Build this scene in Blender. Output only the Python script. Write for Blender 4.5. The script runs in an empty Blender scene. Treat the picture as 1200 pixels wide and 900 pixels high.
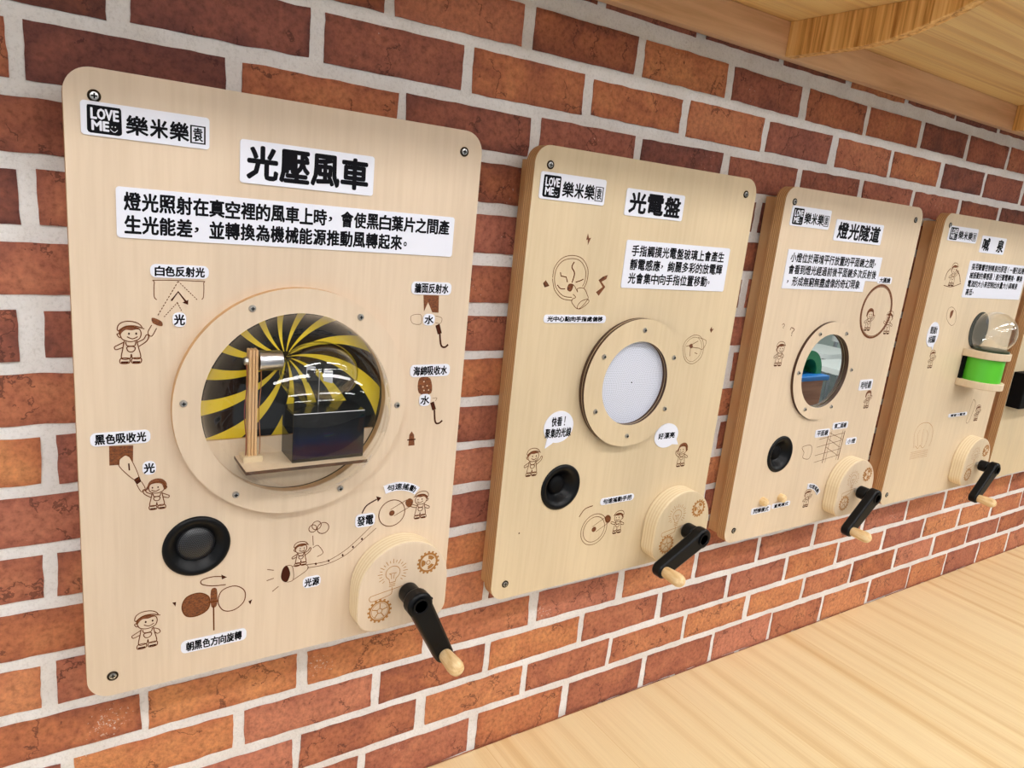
import bpy, bmesh, math, random
from mathutils import Vector, Matrix, noise

# ------------------------------------------------------------------ camera, light, exposure
SC = bpy.context.scene
COL = SC.collection
PI = math.pi
CAM = Vector((0.0, -0.7831, 1.5525))
FOC, YAW, PITCH, ROLL = 845.09, 0.59806, -0.23354, 0.10301
FW = Vector((math.sin(YAW) * math.cos(PITCH), math.cos(YAW) * math.cos(PITCH), math.sin(PITCH)))
_r = Vector((math.cos(YAW), -math.sin(YAW), 0))
_u = _r.cross(FW)
RT = math.cos(ROLL) * _r + math.sin(ROLL) * _u
UP = -math.sin(ROLL) * _r + math.cos(ROLL) * _u
cd = bpy.data.cameras.new('camera')
cam = bpy.data.objects.new('camera', cd)
COL.objects.link(cam)
m3 = Matrix((RT, UP, -FW)).transposed()
cam.matrix_world = Matrix.Translation(CAM) @ m3.to_4x4()
cd.sensor_fit = 'HORIZONTAL'
cd.sensor_width = 36.0
cd.lens = FOC / 1200.0 * 36.0
cd.clip_start = 0.02
SC.camera = cam
SC.view_settings.view_transform = 'Standard'
SC.view_settings.look = 'None'
SC.view_settings.gamma = 1.0
SC.view_settings.use_curve_mapping = False
SC.view_settings.exposure = 0.0
SC.cycles.transparent_max_bounces = 16

W = bpy.data.worlds.new('world')
SC.world = W
W.use_nodes = True
bg = W.node_tree.nodes['Background']
bg.inputs[0].default_value = (0.93, 0.97, 1.0, 1)
bg.inputs[1].default_value = 0.8
LAMP_STRENGTH = 25.5
LAMP_Z = 2.78
LAMPS = [(-0.6, -1.35), (1.5, -1.35), (3.6, -1.35), (-0.6, -2.9), (1.5, -2.9), (3.6, -2.9), (5.7, -2.2), (1.5, -4.3), (-0.6, -4.3)]

# ------------------------------------------------------------------ helpers
FY = -0.0491          # y of the front faces of the exhibit boards (brick faces are at y = 0)


def px(x, y, wy=FY):
    """point of the photograph carried back onto the upright plane y = wy"""
    d = FW + (x - 600) / FOC * RT - (y - 450) / FOC * UP
    return CAM + d * ((wy - CAM.y) / d.y)


def xz(x, y, wy=FY):
    p = px(x, y, wy)
    return (p.x, p.z)


def crop(x0, y0, s, wy=FY):
    return lambda pts: [xz(x0 + a / s, y0 + b / s, wy) for a, b in pts]


def lin(c):
    c = c / 255.0
    return c / 12.92 if c <= 0.04045 else ((c + 0.055) / 1.055) ** 2.4


def rgb(r, g, b):
    return (lin(r), lin(g), lin(b), 1.0)


def link(name, me, parent=None):
    o = bpy.data.objects.new(name, me)
    COL.objects.link(o)
    if parent:
        o.parent = parent
    return o


def origin(o):
    v = Vector((0, 0, 0))
    while o:
        v += o.location
        o = o.parent
    return v


def obj(name, bm, mats, parent=None, smooth=False, label=None, bevel=None):
    """bm holds world coordinates; the mesh is moved into its parent's frame"""
    off = origin(parent) if parent else Vector((0, 0, 0))
    bmesh.ops.translate(bm, verts=bm.verts, vec=-off)
    me = bpy.data.meshes.new(name)
    bm.to_mesh(me)
    bm.free()
    for m in (mats if isinstance(mats, (list, tuple)) else [mats]):
        me.materials.append(m)
    if smooth:
        for p in me.polygons:
            p.use_smooth = True
        if smooth != 'all':
            me.set_sharp_from_angle(angle=math.radians(40))
    o = link(name, me, parent)
    if label:
        o['label'] = label
    if bevel:
        b = o.modifiers.new('bevel', 'BEVEL')
        b.width = bevel
        b.segments = 2
        b.limit_method = 'ANGLE'
        b.angle_limit = math.radians(50)
    return o


def thing(name, label, cat, loc, group=None):
    o = bpy.data.objects.new(name, None)
    o.empty_display_size = 0.05
    COL.objects.link(o)
    o.location = loc
    o['label'] = label
    o['category'] = cat
    if group:
        o['group'] = group
    return o


def tag(o, label, cat, group=None):
    o['label'] = label
    o['category'] = cat
    if group:
        o['group'] = group
    return o


def struct(o):
    o['kind'] = 'structure'
    return o


def box(bm, x0, x1, y0, y1, z0, z1):
    v = [bm.verts.new((x, y, z)) for x in (x0, x1) for y in (y0, y1) for z in (z0, z1)]
    for f in ((0, 1, 3, 2), (4, 6, 7, 5), (0, 4, 5, 1), (2, 3, 7, 6), (0, 2, 6, 4), (1, 5, 7, 3)):
        bm.faces.new([v[i] for i in f])
    return v


def arc(cx, cz, r, a0, a1, n=10):
    return [(cx + r * math.cos(math.radians(a0 + (a1 - a0) * i / n)), cz + r * math.sin(math.radians(a0 + (a1 - a0) * i / n))) for i in range(n + 1)]


def rrect(x0, x1, z0, z1, r, n=7):
    return (arc(x1 - r, z1 - r, r, 0, 90, n) + arc(x0 + r, z1 - r, r, 90, 180, n)
            + arc(x0 + r, z0 + r, r, 180, 270, n) + arc(x1 - r, z0 + r, r, 270, 360, n))


def circle(cx, cz, r, n=64):
    return [(cx + r * math.cos(2 * PI * i / n), cz + r * math.sin(2 * PI * i / n)) for i in range(n)]


def plate(bm, outline, y0, y1, holes=()):
    """solid between y0 (front) and y1 (back) with an outline in x,z and optional holes"""
    def cap(y):
        edges, rings = [], []
        for pts in [outline] + list(holes):
            vs = [bm.verts.new((a, y, b)) for a, b in pts]
            rings.append(vs)
            for i in range(len(vs)):
                edges.append(bm.edges.new((vs[i], vs[(i + 1) % len(vs)])))
        if holes:
            bmesh.ops.triangle_fill(bm, edges=edges, use_beauty=True)
        else:
            bm.faces.new(rings[0])
        return rings
    a, b = cap(y0), cap(y1)
    for ra, rb in zip(a, b):
        n = len(ra)
        for i in range(n):
            bm.faces.new((ra[i], ra[(i + 1) % n], rb[(i + 1) % n], rb[i]))
    bmesh.ops.recalc_face_normals(bm, faces=bm.faces)
    bm.normal_update()
    return bm


def mark_edges(bm, idx=1):
    """side faces get the ply edge material"""
    for f in bm.faces:
        if abs(f.normal.y) < 0.6:
            f.material_index = idx


def lathe(bm, prof, c, axis='y', n=32, cap=True):
    """prof: (radius, height along axis) pairs round the axis through c"""
    rings = []
    for r, h in prof:
        ring = []
        for i in range(n):
            a = 2 * PI * i / n
            p, q = r * math.cos(a), r * math.sin(a)
            v = {'y': (p, h, q), 'z': (p, q, h), 'x': (h, p, q)}[axis]
            ring.append(bm.verts.new((c[0] + v[0], c[1] + v[1], c[2] + v[2])))
        rings.append(ring)
    for a, b in zip(rings, rings[1:]):
        for i in range(n):
            bm.faces.new((a[i], a[(i + 1) % n], b[(i + 1) % n], b[i]))
    if cap:
        if prof[0][0] > 1e-6:
            bm.faces.new(rings[0][::-1])
        if prof[-1][0] > 1e-6:
            bm.faces.new(rings[-1])
    bmesh.ops.remove_doubles(bm, verts=bm.verts, dist=1e-6)
    bmesh.ops.recalc_face_normals(bm, faces=bm.faces)
    return bm


def smooth_line(pts, closed=False, k=5):
    if len(pts) < 3:
        return pts
    P = [Vector(p) for p in pts]
    n = len(P)
    out = []
    for i in range(n if closed else n - 1):
        p0 = P[(i - 1) % n] if closed or i > 0 else P[0]
        p1, p2 = P[i], P[(i + 1) % n]
        p3 = P[(i + 2) % n] if closed or i + 2 < n else P[-1]
        for j in range(k):
            t = j / k
            out.append(0.5 * ((2 * p1) + (p2 - p0) * t + (2 * p0 - 5 * p1 + 4 * p2 - p3) * t * t + (3 * p1 - p0 - 3 * p2 + p3) * t ** 3))
    if not closed:
        out.append(P[-1])
    return [(v.x, v.y) for v in out]


# ------------------------------------------------------------------ materials
def mat(name, color=(0.8, 0.8, 0.8, 1), rough=0.5, metal=0.0, **kw):
    m = bpy.data.materials.new(name)
    m.use_nodes = True
    b = m.node_tree.nodes['Principled BSDF']
    b.inputs['Base Color'].default_value = color
    b.inputs['Roughness'].default_value = rough
    b.inputs['Metallic'].default_value = metal
    for k, v in kw.items():
        b.inputs[k].default_value = v
    return m


class G:
    """a little node-graph writer"""
    def __init__(s, m):
        s.t = m.node_tree
        s.n = s.t.nodes
        s.b = s.n['Principled BSDF']

    def put(s, sock, v):
        if hasattr(v, 'is_output') or hasattr(v, 'links'):
            s.t.links.new(v, sock)
        else:
            sock.default_value = v

    def coord(s, scale=(1, 1, 1), rot=(0, 0, 0), loc=(0, 0, 0)):
        c = s.n.new('ShaderNodeTexCoord')
        mp = s.n.new('ShaderNodeMapping')
        mp.inputs['Scale'].default_value = scale
        mp.inputs['Rotation'].default_value = rot
        mp.inputs['Location'].default_value = loc
        s.t.links.new(c.outputs['Object'], mp.inputs[0])
        return mp.outputs[0]

    def noise(s, vec, scale=5, detail=4, rough=0.55, dist=0.0, out='Fac'):
        x = s.n.new('ShaderNodeTexNoise')
        s.put(x.inputs['Vector'], vec)
        x.inputs['Scale'].default_value = scale
        x.inputs['Detail'].default_value = detail
        x.inputs['Roughness'].default_value = rough
        x.inputs['Distortion'].default_value = dist
        return x.outputs[out]

    def ramp(s, fac, stops, interp='LINEAR'):
        r = s.n.new('ShaderNodeValToRGB')
        r.color_ramp.interpolation = interp
        e = r.color_ramp.elements
        while len(e) < len(stops):
            e.new(0.5)
        for i, (p, c) in enumerate(stops):
            e[i].position = p
            e[i].color = c if len(c) == 4 else (*c, 1)
        s.put(r.inputs[0], fac)
        return r.outputs[0]

    def mix(s, fac, a, b, mode='MIX'):
        x = s.n.new('ShaderNodeMix')
        x.data_type = 'RGBA'
        x.blend_type = mode
        s.put(x.inputs[0], fac)
        s.put(x.inputs[6], a)
        s.put(x.inputs[7], b)
        return x.outputs[2]

    def math(s, op, a, b=0.0, c=0.0):
        x = s.n.new('ShaderNodeMath')
        x.operation = op
        s.put(x.inputs[0], a)
        s.put(x.inputs[1], b)
        s.put(x.inputs[2], c)
        return x.outputs[0]

    def bump(s, h, strength=0.3, dist=0.002):
        x = s.n.new('ShaderNodeBump')
        x.inputs['Strength'].default_value = strength
        x.inputs['Distance'].default_value = dist
        s.put(x.inputs['Height'], h)
        s.t.links.new(x.outputs[0], s.b.inputs['Normal'])

    def base(s, c):
        s.put(s.b.inputs['Base Color'], c)


def wave(g, vec, scale, dist, direction='X', det=2.0, dscale=1.0):
    w = g.n.new('ShaderNodeTexWave')
    w.bands_direction = direction
    g.put(w.inputs['Vector'], vec)
    w.inputs['Scale'].default_value = scale
    w.inputs['Distortion'].default_value = dist
    w.inputs['Detail'].default_value = det
    w.inputs['Detail Scale'].default_value = dscale
    return w.outputs['Fac']


def birch_material(name, tint, seed):
    m = mat(name, rough=0.42)
    g = G(m)
    broad = g.noise(g.coord((5, 5, 1.6), loc=(seed, 0, seed)), 1.6, 3, 0.5, 0.4)
    fine = g.noise(g.coord((170, 170, 9), loc=(seed, 0, 0)), 1.0, 3, 0.6)
    a = g.ramp(broad, [(0.3, tuple(c * 0.93 for c in tint[:3])), (0.7, tuple(min(1, c * 1.06) for c in tint[:3]))])
    c = g.mix(0.3, a, g.ramp(fine, [(0.35, (0.86, 0.82, 0.76)), (0.6, (1.03, 1.03, 1.03))]), 'MULTIPLY')
    g.base(c)
    g.bump(fine, 0.05, 0.001)
    return m


BIRCH_TINT = (0.680, 0.542, 0.402)
M = {}
M['birch'] = [birch_material('birch face %d' % i, (BIRCH_TINT[0] * k, BIRCH_TINT[1] * k, BIRCH_TINT[2] * k * j), i * 3.7)
              for i, (k, j) in enumerate([(1.0, 1.0), (0.96, 0.88), (1.0, 0.97), (0.99, 0.93), (0.95, 0.86)])]


def ply_material():
    m = mat('ply edge', rough=0.6)
    g = G(m)
    w = wave(g, g.coord((1, 1, 1)), 95.0, 0.8, 'Y', 2, 20)
    fib = g.noise(g.coord((60, 500, 60)), 1.0, 3)
    c = g.mix(g.ramp(w, [(0.25, (0, 0, 0)), (0.75, (1, 1, 1))]), rgb(214, 174, 124), rgb(172, 126, 78))
    g.base(g.mix(0.35, c, g.ramp(fib, [(0.3, (0.6, 0.55, 0.5)), (0.7, (1.1, 1.1, 1.1))]), 'MULTIPLY'))
    return m


M['ply'] = ply_material()


def box_material():
    m = mat('box side wood', rough=0.55)
    g = G(m)
    f = g.noise(g.coord((40, 40, 3)), 1.2, 4, 0.6, 0.6)
    g.base(g.ramp(f, [(0.3, rgb(192, 150, 102)), (0.7, rgb(212, 170, 122))]))
    return m


M['boxwood'] = box_material()


def crank_edge_material():
    m = mat('crank block edge', rough=0.5)
    g = G(m)
    w = wave(g, g.coord((1, 1, 1)), 60.0, 1.0, 'Y', 2, 15)
    g.base(g.mix(g.ramp(w, [(0.4, (0, 0, 0)), (0.9, (1, 1, 1))]), rgb(238, 222, 190), rgb(226, 204, 166)))
    return m


M['blockedge'] = crank_edge_material()


def pine_material(name, light, mid, dark, axis, plank, contrast=1.0):
    """long grain along axis ('x' or 'y'), glued boards across"""
    m = mat(name, rough=0.38)
    g = G(m)
    co = g.coord()
    sep = g.n.new('ShaderNodeSeparateXYZ')
    g.put(sep.inputs[0], co)
    across = sep.outputs['X' if axis == 'y' else 'Y']
    along = sep.outputs['Y' if axis == 'y' else 'X']
    board = g.math('FLOOR', g.math('DIVIDE', across, plank))
    wn = g.n.new('ShaderNodeTexWhiteNoise')
    wn.noise_dimensions = '1D'
    g.put(wn.inputs['W'], board)
    rnd = wn.outputs['Value']
    comb = g.n.new('ShaderNodeCombineXYZ')
    g.put(comb.inputs[0], g.math('ADD', g.math('MULTIPLY', across, 30.0), g.math('MULTIPLY', rnd, 37.0)))
    g.put(comb.inputs[1], g.math('ADD', g.math('MULTIPLY', along, 1.3), g.math('MULTIPLY', rnd, 91.0)))
    grain = wave(g, comb.outputs[0], 0.2, 9.0, 'X', 3, 0.35)
    soft = g.noise(comb.outputs[0], 0.35, 3, 0.5)
    comb2 = g.n.new('ShaderNodeCombineXYZ')
    g.put(comb2.inputs[0], g.math('MULTIPLY', across, 420.0))
    g.put(comb2.inputs[1], g.math('MULTIPLY', along, 7.0))
    fib = g.noise(comb2.outputs[0], 1.0, 3, 0.6)
    comb3 = g.n.new('ShaderNodeCombineXYZ')
    g.put(comb3.inputs[0], g.math('ADD', g.math('MULTIPLY', across, 95.0), g.math('MULTIPLY', rnd, 57.0)))
    g.put(comb3.inputs[1], g.math('MULTIPLY', along, 1.1))
    lines = g.noise(comb3.outputs[0], 1.0, 4, 0.55, 0.7)
    c = g.ramp(grain, [(0.2, light), (0.75, mid), (1.0, dark)])
    c = g.mix(g.ramp(lines, [(0.46, (0, 0, 0)), (0.68, (contrast * 0.85,) * 3)]), c, dark)
    c = g.mix(g.ramp(soft, [(0.35, (0, 0, 0)), (0.75, (contrast, contrast, contrast))]), light, c)
    c = g.mix(g.math('MULTIPLY', rnd, 0.28), c, mid)
    c = g.mix(0.3, c, g.ramp(fib, [(0.3, (0.82, 0.76, 0.68)), (0.6, (1.05, 1.05, 1.05))]), 'MULTIPLY')
    fr = g.math('FRACT', g.math('DIVIDE', across, plank))
    seam = g.math('LESS_THAN', g.math('ABSOLUTE', g.math('SUBTRACT', fr, 0.5)), 0.4975)
    c = g.mix(seam, g.mix(0.5, c, dark), c)
    g.base(c)
    g.bump(fib, 0.04, 0.001)
    return m


M['counter'] = pine_material('counter pine', rgb(233, 212, 168), rgb(224, 195, 142), rgb(198, 154, 90), 'y', 0.19, 0.8)
M['shelf'] = pine_material('shelf pine', rgb(255, 228, 164), rgb(248, 206, 132), rgb(206, 148, 76), 'x', 0.13, 1.2)


def streak_material(name, a, b, c, vec):
    m = mat(name, rough=0.5)
    g = G(m)
    f = g.noise(g.coord(vec), 1.0, 4, 0.6, 0.3)
    g.base(g.ramp(f, [(0.33, c), (0.5, b), (0.68, a)]))
    return m


M['bracket'] = streak_material('bracket pine', rgb(253, 212, 142), rgb(234, 182, 108), rgb(178, 118, 52), (130, 130, 5))
M['rail'] = streak_material('rail wood', rgb(236, 196, 156), rgb(224, 180, 140), rgb(206, 160, 120), (3, 60, 55))


def brick_material():
    m = mat('brick', rough=0.85)
    g = G(m)
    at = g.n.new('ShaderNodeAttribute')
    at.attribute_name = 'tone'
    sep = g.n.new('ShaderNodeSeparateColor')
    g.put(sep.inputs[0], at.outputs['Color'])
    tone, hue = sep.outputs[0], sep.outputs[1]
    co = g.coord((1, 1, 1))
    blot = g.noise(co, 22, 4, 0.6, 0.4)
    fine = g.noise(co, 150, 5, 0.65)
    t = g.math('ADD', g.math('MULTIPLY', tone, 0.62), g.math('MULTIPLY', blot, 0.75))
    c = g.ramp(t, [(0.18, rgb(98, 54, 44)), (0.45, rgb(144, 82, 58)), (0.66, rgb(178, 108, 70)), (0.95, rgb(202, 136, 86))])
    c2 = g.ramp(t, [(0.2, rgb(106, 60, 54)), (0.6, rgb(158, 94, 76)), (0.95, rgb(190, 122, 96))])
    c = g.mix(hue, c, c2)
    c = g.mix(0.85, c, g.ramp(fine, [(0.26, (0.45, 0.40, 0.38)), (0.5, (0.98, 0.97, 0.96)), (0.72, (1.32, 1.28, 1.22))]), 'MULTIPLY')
    # fine cracks
    vo = g.n.new('ShaderNodeTexVoronoi')
    vo.feature = 'DISTANCE_TO_EDGE'
    warp = g.mix(0.06, co, g.noise(co, 45, 4, 0.6, out='Color'), 'ADD')
    g.put(vo.inputs['Vector'], warp)
    vo.inputs['Scale'].default_value = 17
    crack = g.math('LESS_THAN', vo.outputs['Distance'], 0.02)
    gate = g.math('GREATER_THAN', g.noise(co, 16, 2, 0.5), 0.53)
    cr = g.math('MULTIPLY', crack, gate)
    c = g.mix(g.math('MULTIPLY', cr, 0.6), c, rgb(66, 30, 24))
    # smears of mortar
    sm = g.math('GREATER_THAN', g.math('ADD', g.math('MULTIPLY', g.noise(co, 9, 2), 0.5), g.math('MULTIPLY', g.noise(co, 260, 3, 0.7), 0.5)), 0.665)
    c = g.mix(g.math('MULTIPLY', sm, 0.7), c, rgb(214, 196, 184))
    g.base(c)
    h = g.math('SUBTRACT', g.math('ADD', g.math('MULTIPLY', fine, 0.6), g.math('MULTIPLY', blot, 1.2)), g.math('MULTIPLY', cr, 0.5))
    g.bump(h, 0.75, 0.004)
    return m


M['brick'] = brick_material()


def mortar_material():
    m = mat('mortar', rough=0.9)
    g = G(m)
    co = g.coord()
    a = g.noise(co, 14, 3)
    b = g.noise(co, 320, 4, 0.7)
    c = g.ramp(a, [(0.3, rgb(220, 215, 211)), (0.7, rgb(238, 236, 235))])
    g.base(g.mix(0.5, c, g.ramp(b, [(0.25, (0.6, 0.58, 0.56)), (0.5, (1, 1, 1))]), 'MULTIPLY'))
    g.bump(b, 0.6, 0.0025)
    return m


M['mortar'] = mortar_material()
M['sign'] = mat('sign white', rgb(226, 228, 240), 0.35)
M['ink'] = mat('black print', rgb(14, 14, 20), 0.6, **{'Specular IOR Level': 0.08})
M['burn'] = mat('burnt line', rgb(104, 58, 30), 0.8, **{'Specular IOR Level': 0.1})
M['burnfill'] = streak_material('burnt fill', rgb(140, 82, 36), rgb(112, 60, 26), rgb(78, 38, 18), (500, 10, 900))
M['burnlight'] = mat('light burnt line', rgb(172, 118, 58), 0.8)
M['burndark'] = mat('dark burnt line', rgb(66, 30, 18), 0.8, **{'Specular IOR Level': 0.1})
M['goldfill'] = mat('gold brown burn', rgb(164, 110, 50), 0.8)
M['blackplastic'] = mat('black plastic', rgb(9, 10, 13), 0.36, **{'Specular IOR Level': 0.2})
M['mattblack'] = mat('matt black', rgb(8, 8, 10), 0.6, **{'Specular IOR Level': 0.12})
M['steel'] = mat('steel', rgb(190, 190, 190), 0.3, 1.0)
M['bronze'] = mat('antique screw', rgb(60, 50, 40), 0.45, 1.0)
M['silver'] = mat('brushed silver', rgb(215, 215, 222), 0.28, 1.0)
M['knob'] = streak_material('knob wood', rgb(240, 216, 172), rgb(229, 198, 148), rgb(210, 172, 118), (160, 25, 160))
M['darkply'] = streak_material('dark edge', rgb(96, 60, 34), rgb(70, 42, 26), rgb(44, 26, 18), (20, 900, 20))
M['yellow'] = mat('yellow vinyl', rgb(222, 192, 34), 0.4)
M['glossblack'] = mat('gloss black', rgb(6, 6, 8), 0.06, **{'Specular IOR Level': 0.42})
M['blackdisc'] = mat('black vinyl', rgb(8, 8, 9), 0.3, **{'Specular IOR Level': 0.15})
M['green'] = mat('green tube', rgb(86, 190, 44), 0.3)
M['mirror'] = mat('mirror glass', (0.80, 0.86, 0.84, 1), 0.01, 1.0)
M['grille'] = None


def clear_material(name, tint, spec, power=4.5):
    """thin clear plastic or glass wall: see-through, mirror-like towards grazing"""
    m = bpy.data.materials.new(name)
    m.use_nodes = True
    t = m.node_tree
    t.nodes.clear()
    out = t.nodes.new('ShaderNodeOutputMaterial')
    tr = t.nodes.new('ShaderNodeBsdfTransparent')
    tr.inputs[0].default_value = tint
    gl = t.nodes.new('ShaderNodeBsdfGlossy')
    gl.inputs['Roughness'].default_value = 0.015
    gl.inputs[0].default_value = (1, 1, 1, 1)
    fr = t.nodes.new('ShaderNodeLayerWeight')
    fr.inputs['Blend'].default_value = 0.5
    po = t.nodes.new('ShaderNodeMath')
    po.operation = 'POWER'
    po.inputs[1].default_value = power
    mu = t.nodes.new('ShaderNodeMath')
    mu.operation = 'MULTIPLY_ADD'
    mu.inputs[1].default_value = 0.75
    mu.inputs[2].default_value = spec
    mu.use_clamp = True
    mx = t.nodes.new('ShaderNodeMixShader')
    t.links.new(fr.outputs['Facing'], po.inputs[0])
    t.links.new(po.outputs[0], mu.inputs[0])
    t.links.new(mu.outputs[0], mx.inputs[0])
    t.links.new(tr.outputs[0], mx.inputs[1])
    t.links.new(gl.outputs[0], mx.inputs[2])
    t.links.new(mx.outputs[0], out.inputs[0])
    return m


M['acrylic'] = clear_material('clear acrylic', (0.965, 0.97, 0.965, 1), 0.032)
M['glass'] = clear_material('clear glass', (0.95, 0.96, 0.96, 1), 0.07, 2.8)


def dotted_material(name, base, dot, pitch, size):
    """rings of fine dots round the local origin (object placed at the centre)"""
    m = mat(name, rough=0.35)
    g = G(m)
    sep = g.n.new('ShaderNodeSeparateXYZ')
    g.put(sep.inputs[0], g.coord())
    x, z = sep.outputs[0], sep.outputs[2]
    r = g.math('SQRT', g.math('ADD', g.math('MULTIPLY', x, x), g.math('MULTIPLY', z, z)))
    ring = g.math('FLOOR', g.math('DIVIDE', r, pitch))
    fr = g.math('SUBTRACT', g.math('FRACT', g.math('DIVIDE', r, pitch)), 0.5)
    a = g.math('DIVIDE', g.math('ARCTAN2', z, x), 2 * PI)
    n = g.math('ADD', g.math('MULTIPLY', ring, 6.0), 3.0)
    fa = g.math('SUBTRACT', g.math('FRACT', g.math('MULTIPLY', g.math('ADD', a, 1.0), n)), 0.5)
    d = g.math('SQRT', g.math('ADD', g.math('MULTIPLY', fr, fr), g.math('MULTIPLY', fa, fa)))
    g.base(g.mix(g.math('LESS_THAN', d, size), base, dot))
    return m


M['plasma'] = dotted_material('dotted white plate', rgb(214, 217, 230), rgb(160, 164, 178), 0.0024, 0.28)
M['grille'] = dotted_material('speaker mesh', rgb(8, 8, 10), rgb(74, 76, 82), 0.0016, 0.27)


# ------------------------------------------------------------------ writing
_tcache = {}


def glyphs(s):
    if s in _tcache:
        return _tcache[s]
    cu = bpy.data.curves.new('lettering', 'FONT')
    cu.body = s
    cu.size = 1.0
    cu.resolution_u = 2
    o = bpy.data.objects.new('lettering', cu)
    COL.objects.link(o)
    bpy.context.view_layer.update()
    me = bpy.data.meshes.new_from_object(o.evaluated_get(bpy.context.evaluated_depsgraph_get()))
    bpy.data.objects.remove(o)
    bpy.data.curves.remove(cu)
    v = [(p.co.x, p.co.y) for p in me.vertices]
    f = [tuple(p.vertices) for p in me.polygons]
    bpy.data.meshes.remove(me)
    _tcache[s] = (v, f)
    return v, f


def write(bm, s, x0, x1, z0, z1, y, bold=0.0, ang=0.0):
    """fit the text s into the box x0..x1, z0..z1 on the plane y; struck several times for weight"""
    v, f = glyphs(s)
    if not v:
        return
    ax, bx = min(p[0] for p in v), max(p[0] for p in v)
    az, bz = min(p[1] for p in v), max(p[1] for p in v)
    sx, sz = (x1 - x0) / (bx - ax), (z1 - z0) / (bz - az)
    cx, cz = (x0 + x1) / 2, (z0 + z1) / 2
    ca, sa = math.cos(ang), math.sin(ang)
    strikes = [(0, 0)] if not bold else [(0, 0), (1, 0), (-1, 0), (0, 1), (0, -1), (.7, .7), (-.7, .7), (.7, -.7), (-.7, -.7)]
    for k, (ox, oz) in enumerate(strikes):
        vs = []
        for p in v:
            lx = x0 + (p[0] - ax) * sx - cx + ox * bold
            lz = z0 + (p[1] - az) * sz - cz + oz * bold
            vs.append(bm.verts.new((cx + lx * ca - lz * sa, y - k * 0.000012, cz + lx * sa + lz * ca)))
        for q in f:
            try:
                bm.faces.new([vs[i] for i in q])
            except ValueError:
                pass


def lines_into(bm, rows, x0, x1, z0, z1, y, bold, pad=(0.06, 0.1), lead=0.28, cell=None):
    """rows of equal-sized characters, top row first"""
    n = max(len(r) for r in rows)
    w, h = x1 - x0, z1 - z0
    xa, xb = x0 + w * pad[0], x1 - w * pad[0]
    za, zb = z0 + h * pad[1], z1 - h * pad[1]
    cw = (xb - xa) / n
    rh = (zb - za) / (len(rows) + lead * (len(rows) - 1))
    for i, r in enumerate(rows):
        top = zb - i * rh * (1 + lead)
        for j, ch in enumerate(r):
            if ch in ' \u3000':
                continue
            a = xa + j * cw
            if ch in '，。、':
                write(bm, ch, a + cw * 0.12, a + cw * 0.36, top - rh * 0.72, top - rh * 0.42, y, bold * 0.6)
            elif ch == '！':
                write(bm, ch, a + cw * 0.42, a + cw * 0.58, top - rh, top, y, bold * 0.5)
            elif ch in '()（）':
                write(bm, ch, a + cw * 0.35, a + cw * 0.65, top - rh, top, y, bold * 0.5)
            elif ch == '一':
                write(bm, ch, a + cw * 0.08, a + cw * 0.92, top - rh * 0.57, top - rh * 0.45, y, bold * 0.5)
            elif ch == '→':
                write(bm, ch, a + cw * 0.1, a + cw * 0.9, top - rh * 0.7, top - rh * 0.3, y, bold * 0.5)
            else:
                write(bm, ch, a + cw * 0.05, a + cw * 0.95, top - rh, top, y, bold)


SIGN_T = 0.0012


def sign(parent, tl, br, rows, name, label, r=0.003, bold=0.00042, pad=(0.06, 0.1), lead=0.28, outline=None, text_box=None):
    x0, z1 = xz(*tl)
    x1, z0 = xz(*br)
    r = min(r, (z1 - z0) / 2.02, (x1 - x0) / 2.02)
    bm = bmesh.new()
    plate(bm, outline or rrect(x0, x1, z0, z1, r), FY - SIGN_T, FY)
    s = obj(name, bm, M['sign'], parent, label=label)
    if rows:
        if text_box:
            x0, x1, z0, z1 = text_box
        sets = [rows]
        if '\u3000' in rows[0]:       # two characters set far apart
            sets = [[rows[0][0] + '\u3000\u3000'], ['\u3000\u3000' + rows[0][-1]]]
        for rr in sets:
            bm = bmesh.new()
            lines_into(bm, rr, x0, x1, z0, z1, FY - SIGN_T - 0.00012, bold, pad, lead)
            obj('lettering', bm, M['ink'], s)
    return s


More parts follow.
